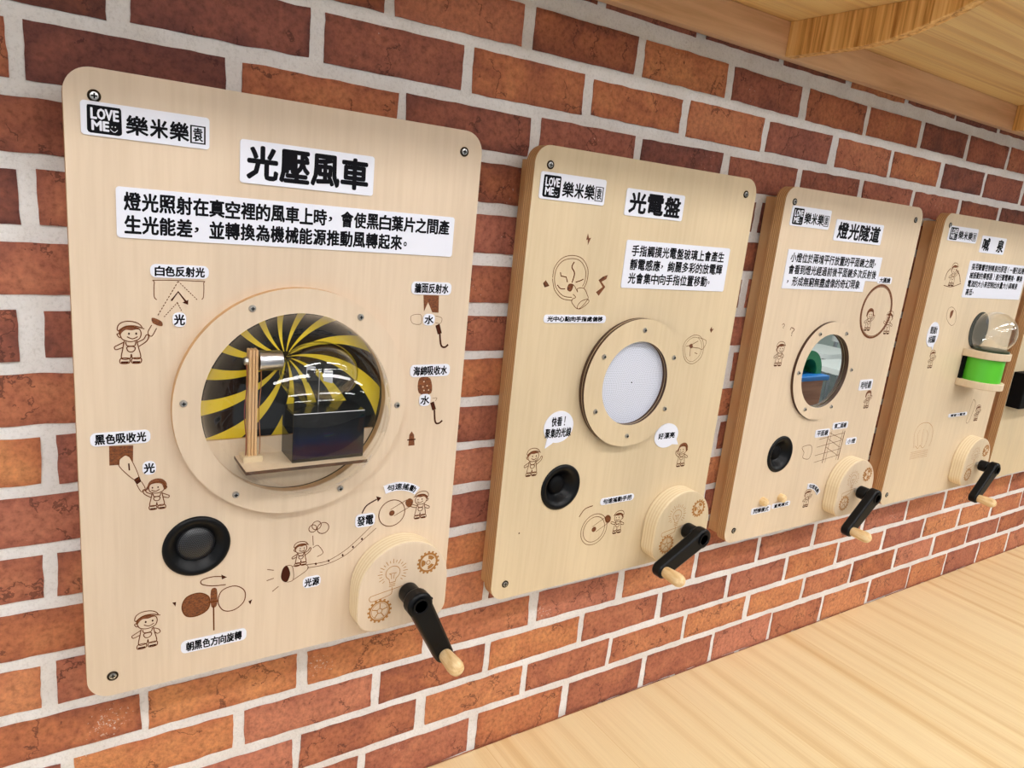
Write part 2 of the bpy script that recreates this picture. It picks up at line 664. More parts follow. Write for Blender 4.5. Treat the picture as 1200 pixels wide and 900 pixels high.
def logo_sign(parent, tl, br, label):
    x0, z1 = xz(*tl)
    x1, z0 = xz(*br)
    w, h = x1 - x0, z1 - z0
    bm = bmesh.new()
    plate(bm, rrect(x0, x1, z0, z1, 0.003), FY - SIGN_T, FY)
    s = obj('logo_sign', bm, M['sign'], parent, label=label)
    y = FY - SIGN_T - 0.0001
    X = lambda f: x0 + w * f
    Z = lambda f: z1 - h * f
    random.seed(4)
    bm = bmesh.new()
    pts = rrect(X(0.045), X(0.30), Z(0.92), Z(0.10), 0.0022, 4)
    pts = [(a + random.uniform(-1, 1) * 0.00025, b + random.uniform(-1, 1) * 0.00025) for a, b in pts]
    plate(bm, pts, y, y + 0.0001)
    obj('logo_badge', bm, M['ink'], s)
    bm = bmesh.new()
    for ch, a, b, t, u in (('L', .075, .115, .20, .50), ('O', .122, .178, .20, .50), ('V', .180, .232, .20, .50), ('E', .240, .277, .20, .50),
                           ('M', .080, .150, .56, .83), ('E', .163, .203, .56, .83)):
        write(bm, ch, X(a), X(b), Z(u), Z(t), y - 0.0002, 0.0004)
    # the small smile beside the letters
    ribbon(bm, [(X(.215), Z(.76)), (X(.232), Z(.82)), (X(.25), Z(.83)), (X(.268), Z(.76))], 0.0005, y - 0.0003)
    for a in (.228, .252):
        blob(bm, circle(X(a), Z(.68), 0.0005, 8), y - 0.0003)
    obj('badge_lettering', bm, M['sign'], s)
    bm = bmesh.new()
    for ch, a, b in (('樂', .335, .50), ('米', .52, .655), ('樂', .675, .825)):
        write(bm, ch, X(a), X(b), Z(.83), Z(.27), y, 0.0005)
    write(bm, '袁', X(.862), X(.942), Z(.78), Z(.36), y, 0.0003)
    fx = [(X(.845), Z(.31)), (X(.96), Z(.31)), (X(.96), Z(.84)), (X(.845), Z(.84))]
    ribbon(bm, fx, 0.0014, y, True, False)
    obj('lettering', bm, M['ink'], s)
    return s


def arch_sign(parent, text, a, b, mid, thick, name, label):
    """strip bent along the arc through a, mid, b (photo points)"""
    A, Mi, B = Vector(xz(*a)), Vector(xz(*mid)), Vector(xz(*b))
    ax, ay, bx, by, cx, cy = *A, *Mi, *B
    d = 2 * (ax * (by - cy) + bx * (cy - ay) + cx * (ay - by))
    ux = ((ax * ax + ay * ay) * (by - cy) + (bx * bx + by * by) * (cy - ay) + (cx * cx + cy * cy) * (ay - by)) / d
    uy = ((ax * ax + ay * ay) * (cx - bx) + (bx * bx + by * by) * (ax - cx) + (cx * cx + cy * cy) * (bx - ax)) / d
    c = Vector((ux, uy))
    R = (A - c).length
    t0 = math.degrees(math.atan2(A.y - uy, A.x - ux))
    t1 = math.degrees(math.atan2(B.y - uy, B.x - ux))
    out = arc(ux, uy, R + thick / 2, t0, t1, 16) + arc(ux, uy, R - thick / 2, t1, t0, 16)
    bm = bmesh.new()
    plate(bm, out, FY - SIGN_T, FY)
    s = obj(name, bm, M['sign'], parent, label=label)
    bm = bmesh.new()
    n = len(text)
    for i, ch in enumerate(text):
        t = math.radians(t0 + (t1 - t0) * (0.06 + 0.88 * (i + 0.5) / n))
        x, z = ux + R * math.cos(t), uy + R * math.sin(t)
        cw = R * math.radians(abs(t1 - t0)) * 0.88 / n * 0.44
        write(bm, ch, x - cw, x + cw, z - thick * 0.36, z + thick * 0.36, FY - SIGN_T - 0.00012, 0.0003, t - PI / 2)
    obj('lettering', bm, M['ink'], s)
    return s


def bubble(parent, c, rx, rz, tail, rows, label, text_scale=0.72):
    cx, cz = c
    tv = Vector(tail) - Vector(c)
    ta = math.atan2(tv.y / rz, tv.x / rx)
    pts = []
    for i in range(48):
        a = 2 * PI * i / 48
        da = (a - ta + PI) % (2 * PI) - PI
        if abs(da) < 0.15:
            if not pts or pts[-1] != tuple(tail):
                pts.append(tuple(tail))
            continue
        pts.append((cx + rx * math.cos(a), cz + rz * math.sin(a)))
    if pts[0] == pts[-1]:
        pts.pop()
    bm = bmesh.new()
    plate(bm, pts, FY - SIGN_T, FY)
    s = obj('speech_bubble_sign', bm, M['sign'], parent, label=label)
    bm = bmesh.new()
    n = max(len(r) for r in rows)
    hh = rz * 0.36 * len(rows) / 1.0 if len(rows) > 1 else rz * 0.3
    tx = rx * text_scale
    for i, r in enumerate(rows):
        w = tx * len(r) / n
        h = hh * 2 / len(rows)
        top = cz + hh - i * h
        lines_into(bm, [r], cx - w, cx + w, top - h, top, FY - SIGN_T - 0.00012, 0.00035, (0.0, 0.1))
    obj('lettering', bm, M['ink'], s)
    return s


# ------------------------------------------------------------------ burnt drawings
def ribbon(bm, pts, w, y, closed=False, smooth=True):
    """flat line of width w through pts on the plane y"""
    if smooth:
        pts = smooth_line(pts, closed)
    P = [Vector(p) for p in pts]
    n = len(P)
    L, R = [], []
    for i in range(n):
        a = P[(i - 1) % n] if closed or i else P[i]
        b = P[(i + 1) % n] if closed or i < n - 1 else P[i]
        t = b - a
        if t.length < 1e-9:
            t = Vector((1, 0))
        t.normalize()
        q = Vector((-t.y, t.x)) * w / 2
        if not smooth and closed:
            q *= 1.25
        L.append(bm.verts.new((P[i].x + q.x, y, P[i].y + q.y)))
        R.append(bm.verts.new((P[i].x - q.x, y, P[i].y - q.y)))
    for i in range(n if closed else n - 1):
        j = (i + 1) % n
        bm.faces.new((L[i], L[j], R[j], R[i]))


def blob(bm, pts, y):
    f = bm.faces.new([bm.verts.new((a, y, b)) for a, b in pts])
    bmesh.ops.triangulate(bm, faces=[f])


class Draw:
    """one burnt drawing on a plane: outlines, fills and light lines share one mesh"""
    def __init__(s, f=lambda p: p, y=FY, w=0.0007):
        s.bm = bmesh.new()
        s.f, s.y, s.w = f, y, w
        s.k = 0

    def _set(s, n0, idx):
        for fc in list(s.bm.faces)[n0:]:
            fc.material_index = idx

    def line(s, pts, closed=False, w=None, smooth=True, idx=0, raw=False):
        n0 = len(s.bm.faces)
        ribbon(s.bm, pts if raw else s.f(pts), w or s.w, s.y - 0.0003 - s.k * 2e-6, closed, smooth)
        s.k += 1
        s._set(n0, idx)
        return s

    def fill(s, pts, smooth=True, idx=1, raw=False, lift=0):
        n0 = len(s.bm.faces)
        p = pts if raw else s.f(pts)
        if smooth:
            p = smooth_line(p, True, 4)
        blob(s.bm, p, s.y - (lift or 0.0002) - s.k * 2e-6)
        s.k += 1
        s._set(n0, idx)
        return s

    def dash(s, a, b, n=9, w=None):
        (x0, z0), (x1, z1) = s.f([a, b])
        for i in range(n):
            t0, t1 = i / n, (i + 0.6) / n
            s.line([(x0 + (x1 - x0) * t0, z0 + (z1 - z0) * t0), (x0 + (x1 - x0) * t1, z0 + (z1 - z0) * t1)], w=w, raw=True)
        return s

    def done(s, name, parent, label=None, light=False):
        ms = [M['burnlight'] if light else M['burn'], M['goldfill'] if light else M['burnfill'], M['burndark']]
        return obj(name, s.bm, ms, parent, label=label)


def child(parent, c, h, cap=True, flip=False, arm='up', w=0.0009, girl=False, light=False, seed=0):
    """a generic burnt line figure of a child, h tall, centred at c (x,z)"""
    cx, cz = c
    s = h / 10.0
    fx = -1 if flip else 1

    def F(pts):
        return [(cx + fx * a * s, cz + b * s) for a, b in pts]
    d = Draw(F, w=w)
    # head, ears and face
    d.line([(-2.1, 2.2), (-1.6, 0.9), (0, 0.35), (1.7, 0.9), (2.2, 2.2), (1.7, 3.4), (0, 3.9), (-1.7, 3.4)], True)
    d.line([(-2.1, 2.3), (-2.7, 2.1), (-2.3, 1.4), (-1.8, 1.4)])
    for e in (-0.3, 1.2):
        d.fill([(e - .22, 2.2), (e, 2.5), (e + .22, 2.2), (e, 1.9)], idx=2)
    d.line([(-0.7, 1.5), (0.4, 1.0), (1.5, 1.5)], w=w)
    # hair and cap
    if girl:
        d.fill([(-2.2, 1.2), (-2.7, 3.0), (-1.6, 4.6), (0.2, 5.0), (1.9, 4.3), (2.6, 2.8), (3.3, 1.4), (2.2, 2.0), (1.7, 3.2), (0.2, 3.5), (-1.3, 3.1), (-1.7, 2.0)])
    else:
        d.fill([(-2.2, 1.8), (-2.3, 3.0), (-1.2, 3.8), (0.6, 3.9), (2.0, 3.2), (1.2, 3.2), (0.3, 3.0), (-0.9, 3.1), (-1.6, 2.6)])
    if cap:
        d.line([(-2.5, 2.9), (-2.4, 4.2), (-1.2, 5.0), (0.6, 5.0), (1.9, 4.4), (2.4, 3.5), (1.0, 4.0), (-0.8, 3.9)], True)
        d.line([(-2.5, 2.8), (-1.0, 3.9), (1.0, 4.0), (2.9, 3.3)], w=w)
    # body, pocket, arms, legs
    d.line([(-1.3, 0.5), (-1.6, -1.2), (-1.9, -3.6), (-0.2, -3.6), (0.1, -2.6), (0.4, -3.6), (2.0, -3.5), (1.6, -1.0), (1.3, 0.5)])
    d.line([(-0.7, -0.9), (-0.6, -1.8), (0.1, -2.1), (0.8, -1.7), (0.8, -0.9)], True)
    d.line([(-1.0, 0.3), (-0.7, -0.6), (0.8, -0.6), (1.1, 0.3)])
    d.line([(-1.4, 0.2), (-2.7, -0.5), (-3.3, -0.9), (-3.0, -1.5), (-1.6, -1.0)])
    if arm == 'up':
        d.line([(1.4, 0.2), (2.7, 0.9), (3.3, 1.9), (3.8, 1.6), (3.3, 0.4), (1.7, -0.8)])
    elif arm == 'forward':
        d.line([(1.4, 0.1), (2.6, 0.5), (3.6, 0.9), (3.8, 0.2), (2.6, -0.4), (1.6, -0.6)])
    else:
        d.line([(1.4, 0.2), (2.5, -0.4), (2.8, -1.2), (2.2, -1.5), (1.6, -0.9)])
    for e in (-1.15, 1.25):
        d.line([(e - .9, -3.6), (e - 1.0, -4.7), (e + .7, -4.7), (e + .8, -3.6)], True)
        d.fill([(e - .9, -4.3), (e - .9, -4.7), (e + .6, -4.7), (e + .7, -4.3)], False, 2)
    return d.done('child_drawing', parent, 'burnt line drawing of a girl' if girl else 'burnt line drawing of a boy in a cap' if cap else None, light)


def bolt(d, pts):
    d.fill(pts, False)


def gear_drawing(parent, cx, cz, r, y, solid):
    d = Draw(y=y, w=0.0011)
    n = 16
    pts = []
    for i in range(n):
        a = 2 * PI * i / n
        for da, rr in ((-0.11, 0.84), (-0.09, 1.0), (0.09, 1.0), (0.11, 0.84)):
            pts.append((cx + r * rr * math.cos(a + da), cz + r * rr * math.sin(a + da)))
    if solid:
        for i in range(n):
            q = pts[4 * i:4 * i + 4]
            d.fill(q, False, raw=True)
        d.line(circle(cx, cz, r * 0.77, 40), True, r * 0.14, False, 1, True)
        for i in range(3):
            a = 30 + 120 * i
            d.fill(arc(cx, cz, r * 0.62, a, a + 62, 8) + arc(cx, cz, r * 0.30, a + 62, a, 5), False, raw=True)
        d.line(circle(cx, cz, r * 0.17, 20), True, 0.0008, False, 0, True)
    else:
        for i in range(n):
            q = pts[4 * i:4 * i + 4]
            d.fill(q, False, 0, True)
        d.line(circle(cx, cz, r * 0.80, 40), True, r * 0.10, False, 0, True)
        d.line(circle(cx, cz, r * 0.66, 40), True, 0.0005, False, 0, True)
        for i in range(5):
            a = 2 * PI * i / 5 + 0.3
            d.line([(cx + r * .2 * math.cos(a), cz + r * .2 * math.sin(a)), (cx + r * .64 * math.cos(a), cz + r * .64 * math.sin(a))], w=0.0012, raw=True)
        d.line(circle(cx, cz, r * 0.2, 18), True, 0.0008, False, 0, True)
    return d.done('gear_drawing', parent, light=True)


def bulb_drawing(parent, X, Z, y):
    """light bulb with rays and a loop of wire; X, Z map 0..1 of the block to world"""
    d = Draw(lambda p: [(X(a), Z(b)) for a, b in p], y, 0.0008)
    cx, cz, r = .36, .33, .078
    d.line([(cx + r * math.cos(math.radians(a)), cz - r * math.sin(math.radians(a))) for a in range(-60, 241, 20)])
    d.line([(cx + .04, cz + .065), (cx + .03, cz + .11)])
    d.line([(cx - .04, cz + .065), (cx - .03, cz + .11)])
    for k in range(3):
        d.line([(cx - .034, cz + .115 + .022 * k), (cx + .034, cz + .108 + .022 * k)], w=0.0009)
    d.line([(cx - .04, cz + .005), (cx + .04, cz + .005), (cx + .015, cz + .02), (cx + .012, cz + .07)], smooth=False)
    d.line([(cx - .04, cz + .005), (cx - .015, cz + .02), (cx - .012, cz + .07)], smooth=False)
    for i in range(19):
        a = math.radians(-42 + i * 14.7)
        r0, r1 = (.112, .165) if i % 2 else (.12, .15)
        d.line([(cx + r0 * math.cos(a), cz - r0 * math.sin(a)), (cx + r1 * math.cos(a), cz - r1 * math.sin(a))])
    d.line([(cx, cz + .17), (cx, cz + .23), (cx - .03, cz + .26), (.16, .625), (.12, .60), (.13, .565), (.2, .55), (.5, .505)], w=0.0008)
    return d.done('light_bulb_drawing', parent, light=True)


# ------------------------------------------------------------------ setting: wall, floor, ceiling, room
def add_brick_wall():
    random.seed(11)
    pitch_x, pitch_z = 0.1775, 0.06146
    z_ref = CAM.z + 0.1223            # a bed joint
    me_v, me_f, tone = [], [], []
    mort = 0.0118

    # course, place along the wall, tone of the bricks that stand out
    TONES = [(-1, 0.24, 0.30), (-1, 0.42, 0.78), (-1, 0.60, 0.25), (-1, 0.78, 0.72), (-1, 0.95, 0.30), (-1, 1.13, 0.45), (-1, 1.3, 0.5),
             (0, 0.03, -0.15), (0, 0.16, 0.0), (0, 0.34, 0.22), (0, 0.52, 0.42), (0, 0.70, 0.50), (0, 0.87, 0.68), (0, 1.05, 0.25), (0, 1.23, 0.6),
             (1, 0.0, -0.02), (1, 0.09, -0.18), (1, 0.26, 0.45), (1, 0.44, 0.08), (1, 0.62, 0.30), (1, 0.80, -0.05), (1, 0.97, 0.22), (1, 1.15, 0.12),
             (2, -0.02, 0.05), (2, 0.01, 0.3), (3, -0.02, 0.05), (3, 0.01, 0.42), (4, 0.0, 0.45), (5, 0.0, 0.5),
             (2, 0.46, 0.2), (3, 0.47, 0.35), (4, 0.46, 0.3), (5, 0.46, 0.4), (6, 0.46, 0.5)]

    def brick(x0, x1, z0, z1, t, hu):
        nx, nz = max(3, int((x1 - x0) / 0.0075)), 7
        base = len(me_v)
        seed = Vector((x0 * 7.1, z0 * 9.3, 3.0))
        cj = [random.uniform(-0.0013, 0.0013) for _ in range(8)]
        for j in range(nz + 1):
            for i in range(nx + 1):
                u, v = i / nx, j / nz
                x, z = x0 + (x1 - x0) * u, z0 + (z1 - z0) * v
                x += (cj[0] * (1 - v) + cj[1] * v) * (1 - u) + (cj[2] * (1 - v) + cj[3] * v) * u
                z += (cj[4] * (1 - u) + cj[5] * u) * (1 - v) + (cj[6] * (1 - u) + cj[7] * u) * v
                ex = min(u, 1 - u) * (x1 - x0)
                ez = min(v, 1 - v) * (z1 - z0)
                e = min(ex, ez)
                n1 = noise.noise(Vector((x * 26, z * 26, 0)) + seed)
                n2 = noise.noise(Vector((x * 90, z * 90, 5)) + seed)
                y = -0.0005 - 0.0008 * n1 - 0.0007 * n2
                if e < 0.003:
                    y += 0.0011 * (1 - e / 0.003)
                if i in (0, nx):
                    x += 0.0013 * noise.noise(Vector((z * 70, x0 * 50, 1)))
                if j in (0, nz):
                    z += 0.0013 * noise.noise(Vector((x * 42, z0 * 50, 2)))
                me_v.append((x, y, z))
                tone.append((t - (0.2 if e < 0.0012 else 0.06 if e < 0.008 else 0.0), hu, 0, 1))  # shadow line along the mortar painted into the tone of the brick rim
        for j in range(nz):
            for i in range(nx):
                a = base + j * (nx + 1) + i
                me_f.append((a, a + 1, a + nx + 2, a + nx + 1))
        # sides running back into the mortar
        rim = ([base + i for i in range(nx + 1)] + [base + j * (nx + 1) + nx for j in range(1, nz + 1)]
               + [base + nz * (nx + 1) + i for i in range(nx - 1, -1, -1)] + [base + j * (nx + 1) for j in range(nz - 1, 0, -1)])
        b2 = len(me_v)
        for k in rim:
            x, y, z = me_v[k]
            me_v.append((x, 0.009, z))
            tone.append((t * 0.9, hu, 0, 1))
        n = len(rim)
        for k in range(n):
            me_f.append((rim[k], b2 + k, b2 + (k + 1) % n, rim[(k + 1) % n]))
    for k in range(-7, 20):
        mort = 0.0148 if k < 6 else 0.0128
        z0 = z_ref - pitch_z * k + mort / 2
        z1 = z0 + pitch_z - mort
        off = {0: 0.0736, -1: -0.026, 1: -0.0055}.get(k, (0.0800 if k % 2 == 0 else 0.0) + random.uniform(-0.008, 0.008))
        if k == -2:
            z0 += 0.006
        if k == 15:
            z0 -= 0.012
        for i in range(-6, 24):
            j0, j1 = random.uniform(-0.003, 0.003), random.uniform(-0.003, 0.003)
            x0 = off + i * pitch_x + mort / 2 + j0
            x1 = off + (i + 1) * pitch_x - mort / 2 + j1
            # shelf's shade put into the brick tone: upper courses darker, lower ones lighter
            t = random.uniform(0.1, 0.8) if k > 5 else random.uniform(-0.12, 0.72)
            if k > 9:
                t = random.uniform(0.35, 0.9)
            for kk, xx, tt in TONES:
                if kk == k and x0 < xx < x1:
                    t = tt
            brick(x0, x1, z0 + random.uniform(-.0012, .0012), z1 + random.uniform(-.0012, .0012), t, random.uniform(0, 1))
    nb = len(me_f)
    # the bed of mortar behind and between
    xa, xb, za, zb, nx, nz = -1.1, 4.4, 0.0, 2.85, 520, 270
    base = len(me_v)
    for j in range(nz + 1):
        for i in range(nx + 1):
            x, z = xa + (xb - xa) * i / nx, za + (zb - za) * j / nz
            n1 = noise.noise(Vector((x * 30, z * 30, 9)))
            me_v.append((x, 0.0019 - 0.0010 * n1 - 0.0006 * noise.noise(Vector((x * 90, z * 90, 4))), z))
            tone.append((0, 0, 0, 1))
    for j in range(nz):
        for i in range(nx):
            a = base + j * (nx + 1) + i
            me_f.append((a, a + 1, a + nx + 2, a + nx + 1))
    # back of the wall
    b3 = len(me_v)
    for p in ((xa, 0.2, za), (xb, 0.2, za), (xb, 0.2, zb), (xa, 0.2, zb)):
        me_v.append(p)
        tone.append((0, 0, 0, 1))
    me_f.append((b3, b3 + 3, b3 + 2, b3 + 1))
    me = bpy.data.meshes.new('wall_back')
    me.from_pydata(me_v, [], me_f)
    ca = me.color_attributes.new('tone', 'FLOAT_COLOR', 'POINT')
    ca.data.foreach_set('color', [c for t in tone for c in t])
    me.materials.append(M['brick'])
    me.materials.append(M['mortar'])
    idx = [0] * nb + [1] * (len(me_f) - nb)
    me.polygons.foreach_set('material_index', idx)
    me.polygons.foreach_set('use_smooth', [True] * len(me_f))
    me.set_sharp_from_angle(angle=math.radians(50))
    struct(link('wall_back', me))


add_brick_wall()

RX0, RX1, RY0, RZ1 = -3.5, 8.2, -6.0, 2.85


def slab(name, x0, x1, y0, y1, z0, z1, m):
    bm = bmesh.new()
    box(bm, x0, x1, y0, y1, z0, z1)
    bmesh.ops.recalc_face_normals(bm, faces=bm.faces)
    return struct(obj(name, bm, m))


def floor_material():
    m = mat('grey floor', rough=0.25)
    g = G(m)
    f = g.noise(g.coord((1, 1, 1)), 3.0, 4)
    g.base(g.ramp(f, [(0.3, rgb(108, 114, 120)), (0.7, rgb(136, 142, 146))]))
    return m


def paint(name, c):
    m = mat(name, rough=0.8)
    g = G(m)
    f = g.noise(g.coord((1, 1, 1)), 2.0, 3)
    g.base(g.ramp(f, [(0.2, tuple(v * 0.97 for v in c[:3])), (0.8, c)]))
    return m


slab('floor', RX0, RX1, RY0, 0.2, -0.1, 0.0, floor_material())
slab('ceiling', RX0, RX1, RY0, 0.2, RZ1, RZ1 + 0.1, paint('white ceiling', rgb(232, 232, 230)))
slab('wall_right', RX1, RX1 + 0.1, RY0, 0.2, 0.0, RZ1, paint('pale wall', rgb(206, 218, 212)))
slab('wall_front', RX0, RX1, RY0 - 0.1, RY0, 0.0, RZ1, paint('cream wall', rgb(214, 210, 202)))

# strip lamps under the ceiling
lamp_glow = bpy.data.materials.new('lamp glow')
lamp_glow.use_nodes = True
_b = lamp_glow.node_tree.nodes['Principled BSDF']
_b.inputs['Base Color'].default_value = (0.9, 0.9, 0.9, 1)
_b.inputs['Emission Color'].default_value = (1.0, 0.98, 0.965, 1)
_b.inputs['Emission Strength'].default_value = LAMP_STRENGTH
lamp_white = mat('lamp housing', rgb(225, 225, 225), 0.4)
for k, (lx, ly) in enumerate(LAMPS):
    t = thing('ceiling_light', 'long white strip light under the ceiling of the play hall', 'ceiling light', (lx, ly, LAMP_Z), 'strip lights under the ceiling')
    bm = bmesh.new()
    box(bm, lx - 0.85, lx + 0.85, ly - 0.11, ly + 0.11, LAMP_Z + 0.005, RZ1)
    bmesh.ops.recalc_face_normals(bm, faces=bm.faces)
    obj('housing', bm, lamp_white, t, bevel=0.006)
    bm = bmesh.new()
    box(bm, lx - 0.8, lx + 0.8, ly - 0.085, ly + 0.085, LAMP_Z - 0.012, LAMP_Z + 0.005)
    bmesh.ops.recalc_face_normals(bm, faces=bm.faces)
    obj('diffuser', bm, lamp_glow, t)

# ------------------------------------------------------------------ counter and shelf
CZ = 0.75
t = thing('wooden_counter', 'long pale pine counter against the brick wall below the exhibit panels', 'counter', (1.5, -0.3, 0))
bm = bmesh.new()
box(bm, -1.0, 4.3, -0.62, -0.0025, CZ - 0.03, CZ)
bmesh.ops.recalc_face_normals(bm, faces=bm.faces)
obj('counter_top', bm, M['counter'], t, bevel=0.003)
for x in (-0.95, 0.75, 2.45, 4.2):
    bm = bmesh.new()
    box(bm, x, x + 0.04, -0.58, -0.03, 0.0, CZ - 0.03)
    bmesh.ops.recalc_face_normals(bm, faces=bm.faces)
    obj('support_panel', bm, M['counter'], t, bevel=0.002)

SHZ = CAM.z + 0.312
RLZ = CAM.z + 0.2635
t = thing('wall_shelf', 'deep pine shelf on curved brackets fixed high on the brick wall', 'shelf', (1.5, -0.05, SHZ))
bm = bmesh.new()
box(bm, -1.0, 4.2, -0.345, -0.002, SHZ, SHZ + 0.02)
bmesh.ops.recalc_face_normals(bm, faces=bm.faces)
obj('shelf_board', bm, M['shelf'], t, bevel=0.002)
bm = bmesh.new()
box(bm, -1.0, 4.2, -0.0185, -0.002, RLZ, SHZ)
bmesh.ops.recalc_face_normals(bm, faces=bm.faces)
obj('wall_rail', bm, M['rail'], t, bevel=0.0015)
for xb in (0.949, 1.689, 2.43, 3.17):
    prof = [(-0.0185, RLZ), (-0.12, RLZ), (-0.145, RLZ + 0.0006), (-0.175, RLZ + 0.0035), (-0.205, RLZ + 0.010), (-0.235, RLZ + 0.0185),
            (-0.262, RLZ + 0.027), (-0.285, RLZ + 0.037), (-0.300, RLZ + 0.0485), (-0.0185, RLZ + 0.0485)]
    bm = bmesh.new()
    a = [bm.verts.new((xb, y, z)) for y, z in prof]
    b = [bm.verts.new((xb + 0.018, y, z)) for y, z in prof]
    bm.faces.new(a)
    bm.faces.new(b[::-1])
    for i in range(len(prof)):
        bm.faces.new((a[i], a[(i + 1) % len(prof)], b[(i + 1) % len(prof)], b[i]))
    bmesh.ops.recalc_face_normals(bm, faces=bm.faces)
    obj('bracket', bm, M['bracket'], t, bevel=0.0012)

# ------------------------------------------------------------------ exhibit panels
Z0, Z1 = CAM.z - 0.519, CAM.z + 0.0812
PX = [0.0266, 0.5003, 0.9712, 1.4526, 1.9185]
PW = 0.4005
GROUP = 'exhibit panels along the brick wall'
BOARD_T = 0.018
LABELS = [
    'nearest birch exhibit panel with a clear bulging dome over yellow swirls',
    'birch exhibit panel with a dotted white disc in a wooden ring',
    'birch exhibit panel with a round mirror in a wooden ring',
    'birch exhibit panel with a glass globe above a green tube',
    'farthest birch exhibit panel, cut off by the right edge, with a black box',
]


def screw(parent, x, z, y, r, m):
    bm = bmesh.new()
    lathe(bm, [(r, 0.0), (r, -0.0006), (r * 0.82, -0.0011), (r * 0.72, -0.0006), (0.0, -0.0006)], (x, y, z), 'y', 20)
    o = obj('screw', bm, M['bronze'], parent, True)
    bm = bmesh.new()
    lathe(bm, [(r * 0.68, -0.0005), (r * 0.62, -0.0012), (r * 0.3, -0.0015), (0.0, -0.0015)], (x, y, z), 'y', 16)
    obj('screw_head', bm, M['steel'], o, True)
    bm = bmesh.new()
    a, b = r * 0.44, r * 0.11
    plate(bm, [(x - a, z - b), (x - b, z - b), (x - b, z - a), (x + b, z - a), (x + b, z - b), (x + a, z - b), (x + a, z + b), (x + b, z + b), (x + b, z + a), (x - b, z + a), (x - b, z + b), (x - a, z + b)], y - 0.0017, y - 0.0012)
    obj('screw_cross', bm, M['mattblack'], o)
    return o


def make_panel(i, *holes):
    x0 = PX[i]
    x1 = x0 + PW
    t = thing('exhibit_panel', LABELS[i], 'exhibit panel', (x0 + PW / 2, -0.001, Z0), GROUP)
    bm = bmesh.new()
    plate(bm, rrect(x0, x1, Z0, Z1, 0.022, 10), FY, FY + BOARD_T, holes)
    mark_edges(bm)
    obj('front_board', bm, [M['birch'][i], M['ply']], t, label='birch plywood board with burnt drawings')
    # shallow box that carries the board, slightly smaller all round
    bm = bmesh.new()
    ix0, ix1, iz0, iz1 = x0 + 0.0125, x1 - 0.0125, Z0 + 0.0085, Z1 - 0.017
    w = 0.012
    for b in ((ix0, ix0 + w, iz0, iz1), (ix1 - w, ix1, iz0, iz1), (ix0 + w, ix1 - w, iz0, iz0 + w), (ix0 + w, ix1 - w, iz1 - w, iz1)):
        box(bm, b[0], b[1], FY + BOARD_T, -0.0028, b[2], b[3])
    bmesh.ops.recalc_face_normals(bm, faces=bm.faces)
    obj('back_box', bm, M['boxwood'], t, label='darker wooden box behind the board')
    for sx, sz in ((x0 + 0.0225, Z1 - 0.0225), (x1 - 0.0225, Z1 - 0.0225), (x0 + 0.0225, Z0 + 0.0225), (x1 - 0.0225, Z0 + 0.0225)):
        if sx > x1 - 0.05 and sz < Z0 + 0.05 and i < 4:
            continue
        screw(t, sx, sz, FY, 0.0052, M['bronze'])
    return t


